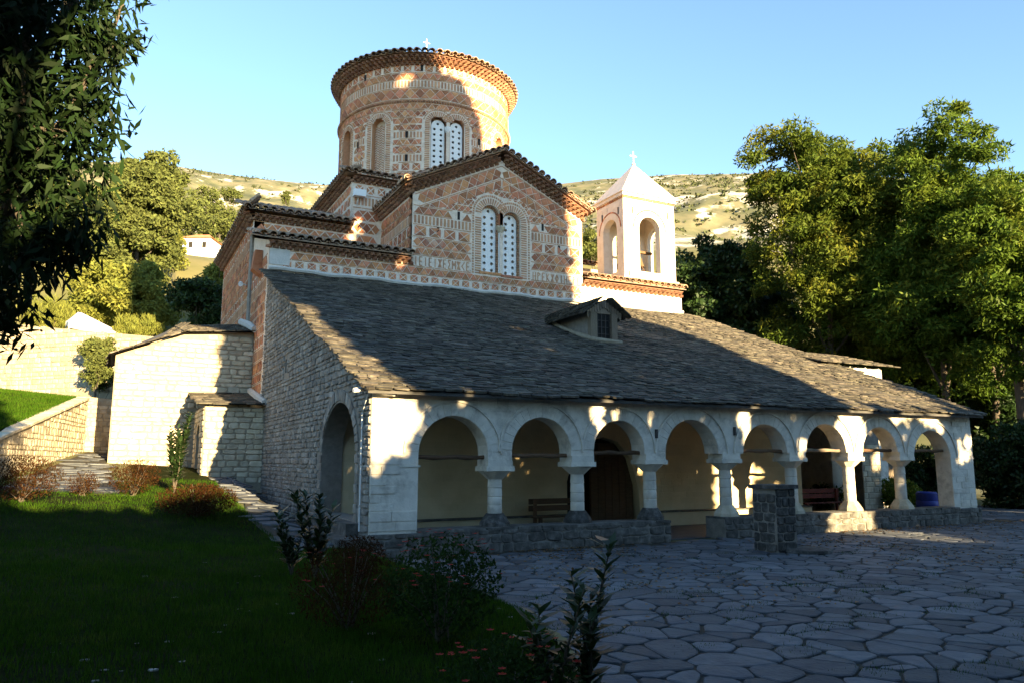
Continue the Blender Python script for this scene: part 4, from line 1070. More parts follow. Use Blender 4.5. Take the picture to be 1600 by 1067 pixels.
def clear(polys, gr):
    return clip_out(polys, lambda q: in_rec(q[0], q[1], gr))
for z0, z1, kd in ((22.97, 23.30, 'tri'), (22.45, 22.86, 'dia'), (22.02, 22.38, 'tri'), (21.62, 21.95, 'tri'), (21.12, 21.54, 'bars'), (20.70, 21.04, 'tri'), (20.18, 20.62, 'dia'), (19.66, 20.10, 'bars'), (19.1, 19.58, 'xsq'), (18.55, 19.0, 'dia')):
    (T_ if kd == 'bars' else P_).extend(clear(band(A0, A1, z0, z1, kd), .47)); T_ += clear(band(A0, A1, z1 + .02, z1 + .05, 'line'), .5)
emit('brick', polys_to_items(P_, frD, .022, .014), 'terracotta', dw, 300, 'brick_field')
for c, hw, zs, zb, k in rec:
    T_ += ring(c, zs, hw + .02, hw + .30, 0 if k == 0 else (.32 if c < s_of(-96) - .1 and k else 0), math.pi if k == 0 or c < s_of(-96) else math.pi - .32, .115, .4)
    T_ += ring(c, zs, hw + .36, hw + .45, .25, math.pi - .25, .11, .3)
    z = zb
    while z < zs - .02:
        for sg in (-1, 1):
            if k and ((c < s_of(-96) and sg > 0 and c > s_of(-110)) or (c > s_of(-96) and sg < 0 and c < s_of(-80))): continue
            a, b = sorted((c + sg * (hw + .02), c + sg * (hw + .30))); T_.append([(a, z), (b, z), (b, z + .065), (a, z + .065)])
        z += .115
emit('thin_brick', polys_to_items(T_, frD, .02, 0), 'thin_brick', dw, 80, 'thin_brick_field')
for c, hw, zs, zb, k in rec:    # reveals
    rv = G()
    ol = [(c - hw - .01, zb)] + [(c - (hw + .01) * math.cos(t), zs + (hw + .01) * math.sin(t)) for t in np.linspace(0, math.pi, 15)] + [(c + hw + .01, zb)]
    V = []
    for s_, z in ol:
        for rr in (CR + .015, CR - .43): V.append((CX + rr * math.cos(s_ / CR), CY + rr * math.sin(s_ / CR), z))
    rv.add(V, [(2 * i, 2 * i + 1, 2 * i + 3, 2 * i + 2) for i in range(len(ol) - 1)])
    rv.build('window_reveal', 'thin_brick', dw)
T_ = []
frI = cyl_fr(CX, CY, CR - .42)
for c, hw, zs, zb, k in rec:
    if k == 0:   # blind niche of zigzag brick with a small lunette
        ci = c * (CR - .42) / CR
        for j in range(26):
            z = zb + j * .15
            for q_ in range(-3, 3):
                x = ci + q_ * .17; up_ = .07 if q_ % 2 else -.07
                if abs(x + .085 - ci) < hw - .08 and z < zs + .25: T_.append([(x, z), (x + .165, z + up_), (x + .165, z + up_ + .06), (x, z + .06)])
emit('thin_brick', polys_to_items(T_, frI, .02, 0), 'thin_brick', dw, 0, 'niche_brick_field')
for c, hw, zs, zb, k in rec:
    if k:
        th = c / CR; q = pierced('pierced_slab', 0, 18.6, 22.0, .80, 0, drum)
        n_ = Vector((math.cos(th), math.sin(th), 0)); u_ = Vector((-math.sin(th), math.cos(th), 0))
        mm = Matrix(((u_.x, -n_.x, 0, CX + (CR - .22) * n_.x), (u_.y, -n_.y, 0, CY + (CR - .22) * n_.y), (0, 0, 1, 0), (0, 0, 0, 1))); q.matrix_basis = mm
        dk = G().box(-.42, .42, .1, .14, 18.6, 22.4).build('interior_dark_panel', 'painted_dark', q)  # near-black panel paints the dark seen through the piercings
for deg in (-96, -12):
    th = R(deg); n_ = np.array([math.cos(th), math.sin(th), 0]); p = np.array([CX, CY, 0]) + n_ * (CR - .10)
    G().lathe([(.10, 0), (.09, 3.2), (.13, 3.25), (.2, 3.5), (.2, 3.56)], (p[0], p[1], 18.4), 10).build('mullion_column', 'white_slab', drum, True)
for k_, (deg, z) in enumerate(((-121.5, 21.33), (-121.5, 19.88), (-74, 21.5), (-157, 21.2), (-113, 25.55), (-152, 25.4))):
    m = frD(s_of(deg), z); g = G(); g.box(-.075, .075, -.2, .2, -.01, .028) ; q = g.build('putlog_hole_plate', 'painted_dark', dw); q.matrix_basis = Matrix(m.tolist())  # near-black plates give the holes their shade by colour
def ring_cornice(name, r0, z0, rows, h, step, pitch, mat, parent):
    g = G()
    for k in range(rows):
        n = int(2 * math.pi * r0 / pitch); r = r0 + k * step
        for i in range(n):
            a = 2 * math.pi * (i + .5 * (k % 2)) / n; da = 2 * math.pi / n * .48
            P = [(CX + rr * math.cos(t), CY + rr * math.sin(t), z0 + k * h) for rr, t in ((r - .02, a - da), (r + step + .12, a), (r - .02, a + da))]
            g.prism(P, (0, 0, h * .74))
        V = []
        m = 120
        for rr, zz in ((r - .02, z0 + k * h + h * .76), (r + step + .01, z0 + k * h + h * .76), (r + step + .01, z0 + k * h + h * .98), (r - .02, z0 + k * h + h * .98)):
            V += [(CX + rr * math.cos(2 * math.pi * i / m), CY + rr * math.sin(2 * math.pi * i / m), zz) for i in range(m)]
        F = []
        for b in range(3): F += [(b * m + i, b * m + (i + 1) % m, (b + 1) * m + (i + 1) % m, (b + 1) * m + i) for i in range(m)]
        g.add(V, F)
    o = g.build(name, mat, parent); o['kind'] = 'stuff'; return o
ring_cornice('dentil_cord', CR, 23.36, 1, .13, .05, .16, 'thin_brick', drum)
ring_cornice('drum_cornice', CR, 25.72, 3, .18, .13, .30, 'cornice_brick', drum)
RT = CR + .55; ZT = 26.30
dr = G().lathe([(RT, ZT), (RT * .66, ZT + 1.05), (RT * .33, ZT + 1.9), (.05, ZT + 2.5)], (CX, CY, 0), 72).build('dome_roof', 'roof_tile', drum, True)
it = []; nt_ = 84; r_ = random.Random(8)
for i in range(nt_):
    for j in range(3):
        a = 2 * math.pi * i / nt_ + r_.uniform(-.006, .006); n_ = np.array([math.cos(a), math.sin(a), 0]); u = np.array([-math.sin(a), math.cos(a), 0]); w = -n_ * .90 + np.array([0, 0, .42]); nn = np.cross(u, w); nn = nn if nn[2] > 0 else -nn
        m = np.eye(4); m[:3, 0] = u * .19 * r_.uniform(.93, 1.08); m[:3, 1] = w * .62 + nn * .03; m[:3, 2] = nn * .18; m[:3, 3] = np.array([CX, CY, ZT]) + n_ * (RT + .06) + w * j * .5 + nn * (.06 + r_.uniform(-.015, .015)); it.append((tpl_tile(), m))
        if j == 0:
            a += math.pi / nt_; n_ = np.array([math.cos(a), math.sin(a), 0]); u = np.array([-math.sin(a), math.cos(a), 0]); w = -n_ * .90 + np.array([0, 0, .42]); nn = np.cross(u, w); nn = nn if nn[2] > 0 else -nn
            m = np.eye(4); m[:3, 0] = u * .19; m[:3, 1] = w * .6; m[:3, 2] = -nn * .11; m[:3, 3] = np.array([CX, CY, ZT]) + n_ * RT + nn * .06; it.append((tpl_tile(), m))
emit('roof_tile', it, 'roof_tile', dr, 90, 'roof_tile_field')
def cross(name, p, s, parent, mat='pale_metal'):
    x, y, z = p; g = G(); t = .035 * s; g.box(x - t, x + t, y - t, y + t, z, z + 1.0 * s); g.box(x - .30 * s, x + .30 * s, y - t * .9, y + t * .9, z + .58 * s, z + .66 * s)
    for dx, dz_ in ((-.3, .62), (.3, .62), (0, 1.0)): g.lathe([(.01, -.05 * s), (.06 * s, 0), (.01, .05 * s)], (x + dx * s, y, z + dz_ * s), 8)
    return g.build(name, mat, parent)
G().tube([(CX, CY, ZT + 2.3), (CX, CY, ZT + 3.75)], .045, 6).build('cross_pole', 'pale_metal', drum); cross('roof_cross', (CX, CY, ZT + 3.6), .72, drum)
# ---- right wing under the bell tower
rw = wall_holes(ccw([(16.45, 10.2), (23.2, 10.2), (23.2, 11.7), (16.45, 11.7)]), [], frame((0, YW + .02, 0), (1, 0, 0)), .5, 'tower_wing_wall', 'tower_stone', church)
it = courses(16.5, 23.18, 10.6, 11.6, .22, .3, .4, .8, lambda *a: True, plane_fr((0, YW + .02, 0), (1, 0, 0)), gap=.01, depth=.05, proud=.012, jit=.012, r=random.Random(14), bev=.03); emit('block', it, 'tower_stone', rw, 80)
cornice('wing_cornice', (16.45, YW + .02, 11.62), (23.15, YW + .02, 11.62), (0, -1, 0), 2, rw, .16, .12)
G().box(16.5, 23.18, YW + .5, 21, 0, 11.9).build('tower_wing_core', 'tower_stone', church)
wing(16.5, 23.25, 6)
G().box(17, 23.2, 21, 33, 0, 14.1).build('right_arm', 'mortar', church)
g = G(); g.prism([(16.6, 20.6, 14.2), (23.6, 20.6, 14.2), (23.6, 27, 16.2), (16.6, 27, 16.2)], (0, 0, .06)); rf = g.build('arm_roof', 'roof_tile', church); emit('roof_tile', tile_items((16.7, 20.55, 14.3), (23.5, 20.55, 14.3), (0, .955, .297), 2, .41, .19, .6, 12), 'roof_tile', rf, 20, 'roof_tile_field')
# low wing at the far end of the slate roof
ew = G().box(23.75, 27.6, 6.6, 12, 0, 6.75).build('end_wing', 'whitewash', church)
emit('block', courses(23.78, 27.58, 3.5, 6.7, .26, .32, .5, .9, lambda *a: True, plane_fr((0, 6.6, 0), (1, 0, 0)), gap=.014, depth=.05, proud=.014, jit=.015, r=random.Random(15), bev=.03), 'whitewash', ew, 60)
it = []; r_ = random.Random(31)
for j in range(14):
    x = 22.9
    while x < 28.1:
        l = r_.uniform(.3, .7); y = 6.3 + j * .27; a = .22; m = np.eye(4); m[:3, 0] = (l - .01, 0, 0); m[:3, 1] = np.array([0, math.cos(a), math.sin(a)]) * .48; m[:3, 2] = np.array([0, -math.sin(a), math.cos(a)]) * .05; m[:3, 3] = (x + l / 2, y + r_.uniform(-.03, .03), 6.86 + (y - 6.3) * .28 + r_.uniform(-.01, .015)); it.append((tpl_block(r_.randrange(8), .09, .03), m)); x += l
emit('slate', it, 'slate', ew, 100, 'slate_field')
# ---- bell tower
TX0, TX1, TY0, TY1, TZ0, TZ1 = 19.4, 23.05, 16.25, 19.0, 12.1, 17.3
bt = thing('bell_tower', 'small cream plastered bell tower with pyramid roof on the church wing', 'bell tower', ((TX0 + TX1) / 2, (TY0 + TY1) / 2, TZ0))
def twall(o, u, w, hole, name):
    e0 = .012 if abs(u[0]) > .5 else .03
    return wall_holes(ccw([(e0, TZ0), (w - e0, TZ0), (w - e0, TZ1), (e0, TZ1)]), [ccw([(hole[0], 12.95)] + arch(hole[0], hole[1], 15.5, 12) + [(hole[1], 12.95)])], frame(o, u), .42, name, 'tower_stone', bt)
W_, D_ = TX1 - TX0, TY1 - TY0
walls = [twall((TX0, TY0, 0), (1, 0, 0), W_, (1.08, 2.56), 'wall'), twall((TX0, TY1, 0), (0, -1, 0), D_, (.68, 2.07), 'wall'), twall((TX1, TY1, 0), (-1, 0, 0), W_, (1.08, 2.56), 'wall'), twall((TX1, TY0, 0), (0, 1, 0), D_, (.68, 2.07), 'wall')]
for wv, (o, u, w, h) in zip(walls, (((TX0, TY0, 0), (1, 0, 0), W_, (1.08, 2.56)), ((TX0, TY1, 0), (0, -1, 0), D_, (.68, 2.07)))):
    cx, r = (h[0] + h[1]) / 2, (h[1] - h[0]) / 2
    g = ring(cx, 15.5, r + .36, r + .44, 0, math.pi, .2, .0); emit('hood_brick', polys_to_items(g, plane_fr(o, u), .02, 0), 'terracotta', wv, 30)
    okf = lambda x, z, l, hh: not ((h[0] - l / 2 - .4 < x < h[1] + l / 2 + .4 and 12.8 < z < 15.5) or (z >= 15.3 and math.hypot(x - cx, z - 15.5) < r + .5 + l / 2) or (12.8 < z < 15.6 and abs(x - cx) < r + l / 2 + .05))
    emit('block', courses(.02, w - .02, TZ0 + .3, TZ1 - .3, .26, .34, .4, .75, okf, plane_fr(o, u), gap=.01, depth=.05, proud=.01, jit=.012, r=random.Random(16), bev=.03), 'tower_stone', wv, 60)
    for px_, z in ((.62, 16.5), (w - .5, 16.5), (.3, 12.7)):
        mm = plane_fr(o, u)(px_, z); g = G(); g.box(-.03, .03, -.2, .2, -.01, .04); q = g.build('tie_anchor', 'iron', wv); q.matrix_basis = Matrix(mm.tolist())
g = G(); g.box(TX0 - .12, TX1 + .12, TY0 - .12, TY1 + .12, TZ0 - .1, TZ0 + .45); g.build('base_block', 'tower_stone', bt)
g = G(); g.box(TX0 - .1, TX1 + .1, TY0 - .1, TY1 + .1, TZ1, TZ1 + .22); g.build('cornice_slab', 'tower_stone', bt)
it = []
for (o, u, w) in (((TX0, TY0, 0), (1, 0, 0), W_), ((TX0, TY1, 0), (0, -1, 0), D_)): it += polys_to_items(band(0, w, TZ1 - .13, TZ1 - .04, 'line'), plane_fr(o, u), .05, 0)
emit('brick', it, 'terracotta', bt, 40)
AP = ((TX0 + TX1) / 2 - .02, (TY0 + TY1) / 2, 19.95); e = .2; z = TZ1 + .2
g = G(); g.add([(TX0 - e, TY0 - e, z), (TX1 + e, TY0 - e, z), (TX1 + e, TY1 + e, z), (TX0 - e, TY1 + e, z), AP], [(0, 1, 4), (1, 2, 4), (2, 3, 4), (3, 0, 4), (3, 2, 1, 0)]); g.build('pyramid_roof', 'tower_stone', bt)
G().lathe([(.09, 0), (.13, .06), (.05, .14)], (AP[0], AP[1], AP[2] - .06), 10).build('finial', 'pale_metal', bt, True)
cross('tower_cross', (AP[0], AP[1], AP[2] + .05), .75, bt)
be = thing('church_bell', 'dark bronze bell hanging in the arched opening of the bell tower', 'bell', (21.3, 17.55, 13.6))
G().lathe([(.40, 0), (.37, .06), (.29, .25), (.25, .45), (.2, .58), (.08, .64)], (21.3, 17.55, 13.55), 20).build('bell_body', 'bronze', be, True)
g = G(); g.tube([(21.3, 17.55, 14.15), (21.3, 17.55, 14.45)], .04, 6); g.box(20.3, 22.3, 17.46, 17.64, 14.42, 14.56); g.build('yoke', 'wood_brown', be)
g = G(); g.tube([(20.75, 17.4, 14.5), (20.75, 17.2, 13.3), (21.0, 17.2, 13.2)], .04, 6); g.tube([(20.75, 17.3, 14.5), (21.5, 17.1, 13.1)], .035, 6); g.build('bell_lever', 'wood_brown', be)

# ================================================================== ANNEX, WALLS, TERRACES ON THE LEFT
AXL, AYF = -5.73, 19.0
annex = thing('stone_annex', 'pale rubble stone annex with slate roof beside the church flank', 'annex', (-3, 21, 2))
atop = [(AXL, 6.85), (-3.0, 8.0), (0, 8.25)]
fw = wall_holes(ccw([(AXL + .012, 1.2), (-.02, 1.2), (-.02, 8.25), (-3.0, 8.0), (AXL + .012, 6.85)]), [], frame((0, AYF, 0), (1, 0, 0)), .5, 'front_wall', 'warm_mortar', annex)
def ann_ok(x, z, l, h):
    return z + h / 2 < np.interp(x, [AXL, -3, 0], [6.8, 7.95, 8.2]) and (x < -2.5 or z > 4.6)
it = courses(AXL + .01, -.02, 1.8, 8.2, .16, .3, .28, .7, ann_ok, plane_fr((0, AYF, 0), (1, 0, 0)), gap=.035, depth=.15, proud=.04, jit=.13, r=random.Random(41), tilt=.04)
emit('stone', it, 'warm_stone', fw, 300, 'stone_field')
lw_ = wall_holes(ccw([(-25, 1.2), (-AYF - .03, 1.2), (-AYF - .03, 6.83), (-25, 6.83)]), [], frame((AXL, 0, 0), (0, -1, 0)), .5, 'side_wall', 'warm_mortar', annex)
def roof_patch(parent, P00, P10, P01, P11, nu, nv, seed, nobj, th=.05):
    """slates over a bilinear patch: u along the eave, v up the slope"""
    r = random.Random(seed); P00, P10, P01, P11 = [np.array(p, float) for p in (P00, P10, P01, P11)]; it = []
    f = lambda u, v: (P00 * (1 - u) + P10 * u) * (1 - v) + (P01 * (1 - u) + P11 * u) * v
    Lu = np.linalg.norm(P10 - P00); Lv = np.linalg.norm(P01 - P00)
    for j in range(nv):
        u = -r.uniform(0, .05)
        while u < 1:
            du = r.uniform(.6, 1.6) / nu; uc, vc = u + du / 2, (j + .5) / nv + r.uniform(-.1, .1) / nv; c = f(uc, vc); a = f(uc + .01, vc) - f(uc - .01, vc); b = f(uc, vc + .01) - f(uc, vc - .01)
            a /= np.linalg.norm(a); nn = np.cross(a, b); nn /= np.linalg.norm(nn); nn = nn if nn[2] > 0 else -nn; b = np.cross(nn, a); b = b + nn * -.07
            m = np.eye(4); m[:3, 0] = a * (du * Lu - .01); m[:3, 1] = b * (Lv / nv * 1.7); m[:3, 2] = nn * th * r.uniform(.7, 1.3); m[:3, 3] = c + nn * (.03 + r.uniform(-.01, .015)); it.append((tpl_block(r.randrange(8), .09, .03), m)); u += du
    emit('slate', it, 'slate', parent, nobj, 'slate_field')
g = G(); g.add([(AXL - .2, 18.75, 6.82), (-3, 18.75, 7.98), (0, 18.75, 8.22), (AXL - .2, 25, 6.9), (-3, 25, 9.2), (0, 25, 9.5)], [(0, 1, 4, 3), (1, 2, 5, 4)]); ar = g.build('slate_roof', 'slate_under', annex)
roof_patch(ar, (AXL - .25, 18.72, 6.84), (-3, 18.72, 8.02), (AXL - .25, 25, 6.95), (-3, 25, 9.25), 8, 22, 51, 120)
roof_patch(ar, (-3, 18.72, 8.02), (-.02, 18.72, 8.27), (-3, 25, 9.25), (-.02, 25, 9.55), 8, 22, 52, 120)
G().tube([(-.05, 18.6, 8.35), (-.08, 20, 8.75), (-.08, 23, 9.4)], [.16, .2, .18], 7).build('mortar_fillet', 'white_mortar', annex, True)
# vestibule in front
VX0, VY0, VZT = -2.36, 15.05, 4.5
vb = thing('stone_vestibule', 'small lit stone porch box with slate roof in front of the annex', 'vestibule', (-1.2, 17, 1.8))
v1 = wall_holes(ccw([(VX0 + .012, 1.0), (-.02, 1.0), (-.02, VZT), (VX0 + .012, VZT)]), [], frame((0, VY0, 0), (1, 0, 0)), .4, 'front_wall', 'warm_mortar', vb)
emit('stone', courses(VX0 + .01, -.03, 1.4, VZT - .02, .17, .28, .3, .6, lambda *a: True, plane_fr((0, VY0, 0), (1, 0, 0)), gap=.03, depth=.12, proud=.04, jit=.11, r=random.Random(42), tilt=.03), 'warm_stone', v1, 140)
dho = arch(-17.9, -16.6, 3.2, 10, 1.9)
v2 = wall_holes(ccw([(-AYF, 1.0), (-VY0 - .02, 1.0), (-VY0 - .02, VZT), (-AYF, VZT)]), [ccw(dho)], frame((VX0, 0, 0), (0, -1, 0)), .4, 'side_wall', 'warm_mortar', vb)
emit('stone', courses(-AYF + .02, -VY0 - .05, 1.4, VZT - .05, .17, .28, .3, .6, lambda x, z, l, h: not (-17.95 - l / 2 < x < -16.55 + l / 2 and z < 4.0), plane_fr((VX0, 0, 0), (0, -1, 0)), gap=.03, depth=.12, proud=.04, jit=.11, r=random.Random(43), tilt=.03), 'dry_stone', v2, 80)
G().box(VX0 + .45, VX0 + .5, 16.5, 18, 1.5, 4.2).build('doorway_dark_panel', 'painted_dark', vb)  # near-black panel paints the unlit inside of the doorway
g = G(); g.add([(VX0 - .28, VY0 - .22, VZT + .02), (0, VY0 - .22, VZT + .1), (0, AYF, VZT + .85), (VX0 - .28, AYF, VZT + .75)], [(0, 1, 2, 3)]); vr = g.build('slate_roof', 'slate_under', vb)
roof_patch(vr, (VX0 - .3, VY0 - .25, VZT + .05), (-.02, VY0 - .25, VZT + .12), (VX0 - .3, AYF, VZT + .78), (-.02, AYF, VZT + .88), 6, 15, 53, 110)
G().tube([(-.06, 14.8, VZT + .2), (-.08, 16.5, VZT + .55), (-.08, 18.8, VZT + 1.0)], [.14, .17, .15], 7).build('mortar_fillet', 'white_mortar', vb, True)
# retaining wall beside the hill path
RA, RB = np.array([-10.1, 1.5]), np.array([-6.75, 25.0]); RL = np.linalg.norm(RB - RA); ru = (RB - RA) / RL
def rtop(x):
    y = RA[1] + ru[1] * x; return np.interp(y, [1, 10.3, 25], [1.9, 2.9, 5.35])
ret = thing('retaining_wall', 'sloping rubble retaining wall climbing beside the hill path', 'wall', (RA[0], RA[1], .8))
b = wall_holes(ccw([(0, .2), (RL, 1.8), (RL, float(rtop(RL))), (RL * .37, float(rtop(RL * .37))), (0, float(rtop(0)))]), [], frame((RA[0], RA[1], 0), (ru[0], ru[1], 0)), .45, 'wall_core', 'warm_mortar', ret)
it = courses(0, RL, .6, 5.35, .15, .34, .2, .55, lambda x, z, l, h: near_h(*(RA + ru * x)) - .2 < z < rtop(x) - h / 2 - .03, plane_fr((RA[0], RA[1], 0), (ru[0], ru[1], 0)), gap=.03, depth=.16, proud=.03, jit=.14, r=random.Random(44), tilt=.1)
emit('stone', it, 'dry_stone', b, 300, 'stone_field')
it = []; x = 0; r_ = random.Random(6)
while x < RL:
    l = r_.uniform(.6, 1.1); xc = x + l / 2; m = frame((*(RA + ru * xc + np.array([-ru[1], ru[0]]) * .22), float(rtop(xc)) + .04), (ru[0], ru[1], (rtop(xc + .3) - rtop(xc - .3)) / .6), (-ru[1], ru[0], 0)); m[:3, 0] *= l - .01; m[:3, 1] *= .6; m[:3, 2] *= .09; it.append((tpl_block(r_.randrange(8), .03, .05), m)); x += l
emit('coping_stone', it, 'warm_stone', b, 60)
cw_ = thing('cross_wall', 'short lit stone wall closing the hill path beside the annex', 'wall', (-6.2, 25, 2.5))
c_ = wall_holes(ccw([(-6.9, 2), (-5.5, 2), (-5.5, 5.3), (-6.9, 5.4)]), [], frame((0, 24.6, 0), (1, 0, 0)), .5, 'wall_core', 'warm_mortar', cw_)
emit('stone', courses(-6.9, -5.5, 2.2, 5.3, .16, .3, .25, .5, lambda *a: True, plane_fr((0, 24.6, 0), (1, 0, 0)), gap=.03, depth=.14, proud=.02, jit=.12, r=random.Random(45), tilt=.06), 'dry_stone', c_, 80)
# upper lawn
def ul_z(X, Y): return np.where(Y < 25, np.interp(Y, [-10, 1, 10.3, 25], [1.2, 1.95, 2.92, 5.35]), 5.35 + (Y - 25) * .08) + np.clip(-X - 8, -2, 20) * .07
V = []; F = []; ny, nx = 60, 30
for j, y in enumerate(np.linspace(-4, 40, ny)):
    xr = RA[0] + ru[0] / ru[1] * (min(y, 25) - RA[1]) - .3 if y < 25 else -5.5 + min(5.3, (y - 25) * 2)
    for i in range(nx):
        x = xr - 26 * (i / (nx - 1)) ** 1.3; V.append((x, y, float(ul_z(np.array(x), np.array(y)))))
for j in range(ny - 1):
    for i in range(nx - 1): k = j * nx + i; F.append((k, k + nx, k + nx + 1, k + 1))
ul = link('upper_lawn', np_mesh('upper_lawn', np.array(V), np.array(F), True), 'lawn_soil'); tag(ul, kind='structure')
n = 90000; gy = rng.uniform(6, 37, n); gx = np.interp(gy, [1.5, 25, 27.5, 40], [RA[0] - .4, RB[0] - .4, -.5, -.4]) - 16 * rng.uniform(size=n) ** 1.4
grass_obj('upper_grass', gx, gy, ul_z(gx, gy), .11, .012, 'grass', 5, 'bright green grass on the raised lawn behind the retaining wall')
# high terrace wall
tw_pts = [at(-420, 500, 48), at(0, 505, 45), at(182, 521, 42), at(360, 536, 40.5)]; tb = [at(-420, 612, 48)[2], at(0, 607, 45)[2], at(182, 600, 42)[2], at(360, 600, 40.5)[2]]
tw = thing('terrace_wall', 'long pale dry stone terrace wall above the raised lawn', 'wall', tuple(tw_pts[1]))
for k in range(3):
    p, q = tw_pts[k], tw_pts[k + 1]; L = math.hypot(q[0] - p[0], q[1] - p[1]); u = np.array([(q[0] - p[0]) / L, (q[1] - p[1]) / L, 0]); z0, z1 = min(tb[k], tb[k + 1]) - 1, max(p[2], q[2])
    top = lambda x, p=p, q=q, L=L: p[2] + (q[2] - p[2]) * x / L
    b = wall_holes(ccw([(0, z0), (L, z0), (L, q[2]), (0, p[2])]), [], frame((p[0], p[1], 0), u), .6, 'wall_section', 'warm_mortar', tw)
    it = courses(0, L, z0 + .6, z1, .16, .32, .3, .8, lambda x, z, l, h: z + h / 2 < top(x) + .06, plane_fr((p[0], p[1], 0), u), gap=.03, depth=.16, proud=.03, jit=.1, r=random.Random(60 + k), tilt=.04)
    emit('stone', it, 'dry_stone', b, 0 if k == 0 else 150, 'stone_field')
g = G(); bk = [(p + np.array([-3, 30, 2]))for p in tw_pts]; g.add([tuple(p + np.array([0, .3, -.1])) for p in tw_pts] + [tuple(p) for p in bk], [(i, i + 1, i + 5, i + 4) for i in range(3)])
tag(g.build('terrace', 'hillside'), kind='structure')

# ================================================================== SMALL THINGS
def ground_hit(x, y, hf=near_h):
    d = ray(x, y); t = 3.0
    while t < 90:
        p = CAM + d * t
        if p[2] < hf(p[0], p[1]): return p
        t += .03
    return CAM + d * 60
# stone well post
wx, wy, wa = 9.85, -3.3, R(4)
well = thing('stone_well', 'dark square stone well head with slab lid on the plaza', 'well', (wx, wy, 0))
def rot(x, y): return wx + x * math.cos(wa) - y * math.sin(wa), wy + x * math.sin(wa) + y * math.cos(wa)
hw = .37; g = G(); g.prism([(*rot(a, b), 0) for a, b in ((-hw, -hw), (hw, -hw), (hw, hw), (-hw, hw))], (0, 0, 1.6)); wc = g.build('well_body', 'rubble_mortar', well)
it = []
for a, (ox, oy) in enumerate(((-hw, -hw), (-hw, hw), (hw, -hw))):
    o = rot(ox, oy); th = wa + (0, -math.pi / 2, math.pi / 2)[a]; u = (math.cos(th), math.sin(th), 0)
    it += courses(.0, 2 * hw, .02, 1.6, .2, .27, .22, .5, lambda *a: True, plane_fr((*o, 0), u), gap=.022, depth=.09, proud=.025, jit=.06, r=random.Random(70 + a))
emit('stone', it, 'lichen_stone', wc, 120)
g = G(); g.prism([(*rot(a, b), 1.6) for a, b in ((-.45, -.44), (.44, -.45), (.45, .44), (-.44, .45))], (0, 0, .10)); g.build('slab_lid', 'lichen_stone', well)
g = G(); g.lathe([(.60, 0), (.62, .03), (.60, .10), (.54, .115)], (wx + .50, wy - .55, .0), 18); g.build('step_stone', 'lichen_stone', well, True)
# benches
def bench(name, label, x0, x1, y, z, mat, depth=.45):
    t = thing(name, label, 'bench', ((x0 + x1) / 2, y, z))
    for k in range(3): G().box(x0, x1, y - depth + k * .15, y - depth + k * .15 + .13, z + .42, z + .46).build('seat_slat', mat, t)
    for k in range(2): G().box(x0, x1, y + .02, y + .06, z + .62 + k * .22, z + .80 + k * .22).build('back_slat', mat, t)
    for x in (x0 + .15, x1 - .25):
        G().box(x, x + .1, y - depth + .02, y - depth + .12, z, z + .42).build('leg', mat, t); G().box(x, x + .1, y - .06, y + .02, z, z + 1.0).build('leg', mat, t)
    return t
bench('porch_bench', 'dark brown wooden bench between the first two arcade columns', 6.65, 8.55, 4.15, .06, 'wood_brown')
bench('garden_bench', 'reddish wooden bench in the dark bay of the sixth arch', 20.3, 22.9, 5.6, .1, 'wood_red')
bl = thing('barrel', 'blue plastic barrel standing beyond the last arch', 'barrel', (25.1, 3, 0))
G().lathe([(.36, 0), (.40, .05), (.42, .3), (.40, .34), (.43, .38), (.43, .62), (.40, .66), (.42, .7), (.40, .98), (.36, 1.02), (.34, .99)], (25.1, 3.0, .0), 24).build('barrel_body', 'blue_plastic', bl, True)
g = G(); V = [(25.1 + .425 * math.cos(t), 3 + .425 * math.sin(t), .93) for t in np.linspace(0, 6.283, 25)]; g.tube(V, .018, 6, False); g.build('barrel_rim', 'blue_plastic', bl, True)
fe = thing('plank_fence', 'weathered upright plank fence seen through the last arches', 'fence', (28.5, 8.6, 0))
for k in range(34): G().box(26.2 + k * .14, 26.2 + k * .14 + .125, 8.6, 8.63, 0, 2.2 + .05 * math.sin(k * 2.3)).build('plank', 'wood_weathered', fe)
for z in (.5, 1.7): G().box(26.2, 31, 8.64, 8.7, z, z + .08).build('rail', 'wood_weathered', fe)
# cameras, conduit, floodlight
sc_ = thing('security_camera', 'white security camera on an arm at the arcade corner', 'security camera', (0, -.1, 4.05))
G().tube([(-.05, .05, 4.02), (-.30, -.02, 4.03)], .035, 8).build('arm', 'white_paint', sc_); G().tube([(-.05, -.02, 4.05), (.35, -.18, 4.06)], .05, 8).build('bracket', 'white_paint', sc_)
G().tube([(.22, -.16, 3.98), (.52, -.26, 3.94)], [.07, .065], 10).build('camera_body', 'white_paint', sc_); G().tube([(.52, -.26, 3.94), (.56, -.275, 3.935)], .055, 10).build('lens', 'painted_dark', sc_)
G().tube([(-.30, -.02, 4.03), (-.48, -.06, 4.0)], [.06, .055], 10).build('second_camera_body', 'white_paint', sc_)
G().box(.50, .62, -.06, -.01, 4.0, 4.1).build('junction_box', 'iron', sc_)
cn = thing('conduit', 'thin pale conduit running down the side wall near the corner', 'conduit', (-.05, .6, .6))
G().tube([(-.06, .1, 3.95), (-.06, .30, 3.72), (-.06, .55, 3.5), (-.06, .55, .6)], .022, 8).build('conduit_pipe', 'white_paint', cn)
for z in (1.2, 2.2, 3.1): G().box(-.085, -.01, .52, .58, z, z + .04).build('pipe_clip', 'pale_metal', cn)
fd = thing('floodlight', 'white floodlight on the corner of the drum base', 'lamp', (5.2, 20.9, 16.5))
G().box(5.0, 5.65, 20.62, 20.95, 16.35, 16.72).build('lamp_housing', 'white_paint', fd); G().tube([(5.3, 20.9, 16.35), (5.3, 21.05, 16.0)], .04, 6).build('bracket', 'pale_metal', fd)
